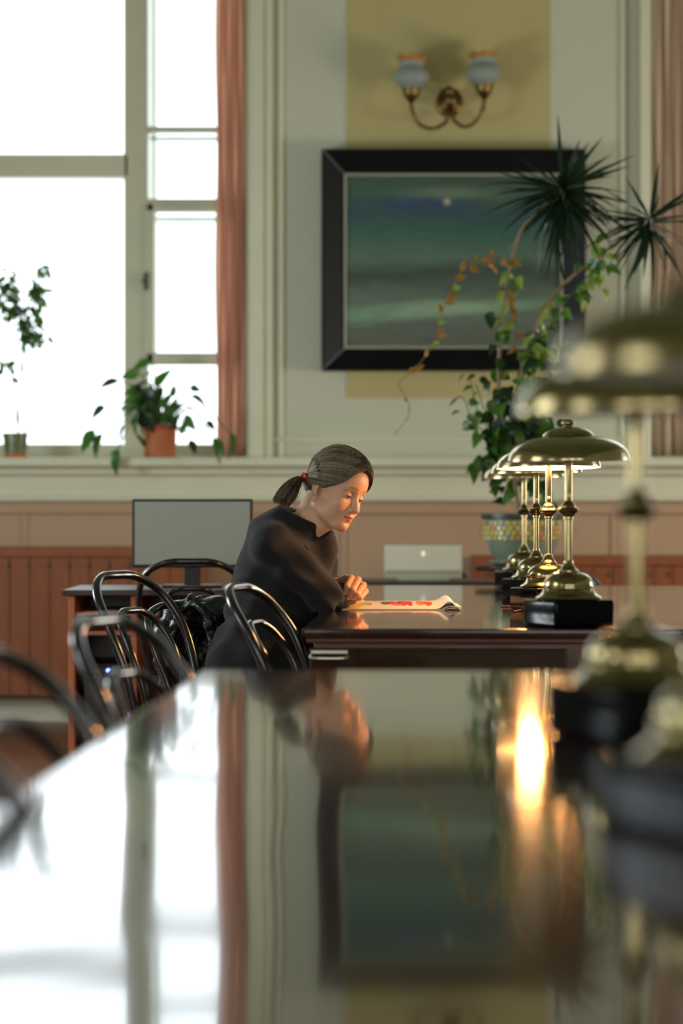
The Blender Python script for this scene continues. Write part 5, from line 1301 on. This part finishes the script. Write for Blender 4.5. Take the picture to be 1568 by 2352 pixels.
# ---- trousers and shoes
def trouser_sdf(G):
    d = ell(G, HIP + Vector((-0.01, 0, -0.03)), (0.150, 0.185, 0.12))
    for h_, k, a in ((HJ_R, KN_R, AN_R), (HJ_L, KN_L, AN_L)):
        d = smin(d, cone(G, h_, k, 0.088, 0.066), 0.03); d = smin(d, cone(G, k, a + Vector((0, 0, 0.02)), 0.064, 0.052), 0.02)
        d = smax(d, -cone(G, a - Vector((0, 0, 0.10)), a + Vector((0, 0, 0.0)), 0.04, 0.04), 0.004)
    x, y, z = G
    return d + 0.002 * np.sin(x * 60 + z * 35) * np.sin(z * 40 + y * 20)
tv, tf = mesh_from_sdf(trouser_sdf, (-0.46, 6.70, 0.03), (0.32, 7.28, 0.72), 0.009)
np_mesh('trousers', tv - wl, tf, mat('denim', srgb(58, 62, 78), 0.85, var=0.12, vscale=60, bump=0.2, bscale=500), woman)
M_shoe = mat('shoe_leather', srgb(24, 22, 22), 0.35)
for a in (AN_R, AN_L):
    def shoe(G):
        d = ell(G, a + Vector((0.02, 0, -0.058)), (0.07, 0.040, 0.042)); d = smin(d, ell(G, a + Vector((0.10, 0, -0.066)), (0.085, 0.046, 0.032)), 0.03)
        return smax(d, (0.006 - G[2]) + 0 * G[0] + 0 * G[1], 0.003)
    v_, f_ = mesh_from_sdf(shoe, tuple(a + Vector((-0.07, -0.07, -0.10))), tuple(a + Vector((0.21, 0.07, 0.01))), 0.005)
    np_mesh('shoe', v_ - wl, f_, M_shoe, woman)
tag(woman, 'woman with greying brown ponytail in a black sweater reading at the far table', 'person')

# ---- jacket hung over the low chair
def jacket():
    nu, nv = 64, 90; V = []; Fc = []
    base = chair_jk.location.copy(); R_ = Matrix.Rotation(chair_jk.rotation_euler[2], 4, 'Z')
    for j in range(nv + 1):
        v = j / nv
        for i in range(nu + 1):
            u = i / nu; y = -0.03 + 0.29 * u
            top = 0.775 - 0.10 * u ** 2.5 - 0.01 * (1 - u) ** 3 + 0.010
            # path over the hoop: front side down, over the top, back side down
            s = (v - 0.42) / 0.42 if v < 0.42 else (v - 0.42) / 0.58
            if v < 0.42: x = -0.245 + 0.035 + 0.030 * abs(s); z = top - (abs(s) ** 1.3) * 0.30
            else: x = -0.245 - 0.045 - 0.05 * s ** 0.6 - 0.03 * math.sin(s * 3); z = top - (s ** 1.2) * 0.42
            k = min(1, abs(v - 0.42) / 0.06); x = (-0.255) * (1 - k) + x * k
            n1 = mnoise.fractal(Vector((u * 5, v * 3.5, 3)), 0.9, 2.1, 4); n2 = abs(mnoise.noise(Vector((u * 9 + 2 * n1, v * 4.5, 7))))
            z += 0.028 * mnoise.noise(Vector((u * 3.5, v * 2, 9))) 
            x += 0.030 * n1 + 0.030 * (0.5 - n2) * (-1 if v > 0.42 else 1); y += 0.016 * mnoise.noise(Vector((u * 4, v * 6, 12)))
            y += (u - 0.5) * 0.05 * s
            V.append(tuple(R_ @ Vector((x, y, z))))
    for j in range(nv):
        for i in range(nu):
            a = j * (nu + 1) + i; Fc.append((a, a + 1, a + nu + 2, a + nu + 1))
    M_j = mat('jacket_nylon', srgb(20, 19, 19), 0.36, spec=0.5, bump=0.8, bscale=30)
    t = empty('jacket', base)
    o = add('shell', (V, Fc), M_j, t, smooth=True)
    s_ = o.modifiers.new('thick', 'SOLIDIFY'); s_.thickness = 0.018; s_.offset = 0
    # an empty sleeve hanging down at the camera side
    pts = [R_ @ Vector(p) for p in ((-0.30, 0.03, 0.755), (-0.355, 0.00, 0.73), (-0.38, -0.02, 0.64), (-0.37, -0.01, 0.53), (-0.36, 0.0, 0.44))]
    c_ = catmull(pts, 8); v_, f_ = tube(c_, lambda t_: 0.044 - 0.010 * t_ + 0.006 * math.sin(t_ * 34), 18)
    v_ = [tuple(Vector(p) + Vector((mnoise.noise(Vector(p) * 22), mnoise.noise(Vector(p) * 22 + Vector((5, 5, 5))), 0)) * 0.018) for p in v_]
    add('sleeve', (v_, f_), M_j, t, smooth=True)
    add('collar', tube(catmull([R_ @ Vector(p) for p in ((-0.31, 0.02, 0.765), (-0.33, 0.08, 0.775), (-0.33, 0.14, 0.765), (-0.31, 0.2, 0.735))], 5), 0.018, 10), M_j, t, smooth=True)
    add('zip', tube(catmull([R_ @ Vector(p) for p in ((-0.37, 0.09, 0.74), (-0.385, 0.09, 0.66), (-0.39, 0.1, 0.55))], 5), 0.0025, 6), M_obrass, t, label='metal zip')
    tag(t, 'shiny black jacket hung over the chair behind the woman', 'jacket'); return t
jacket()
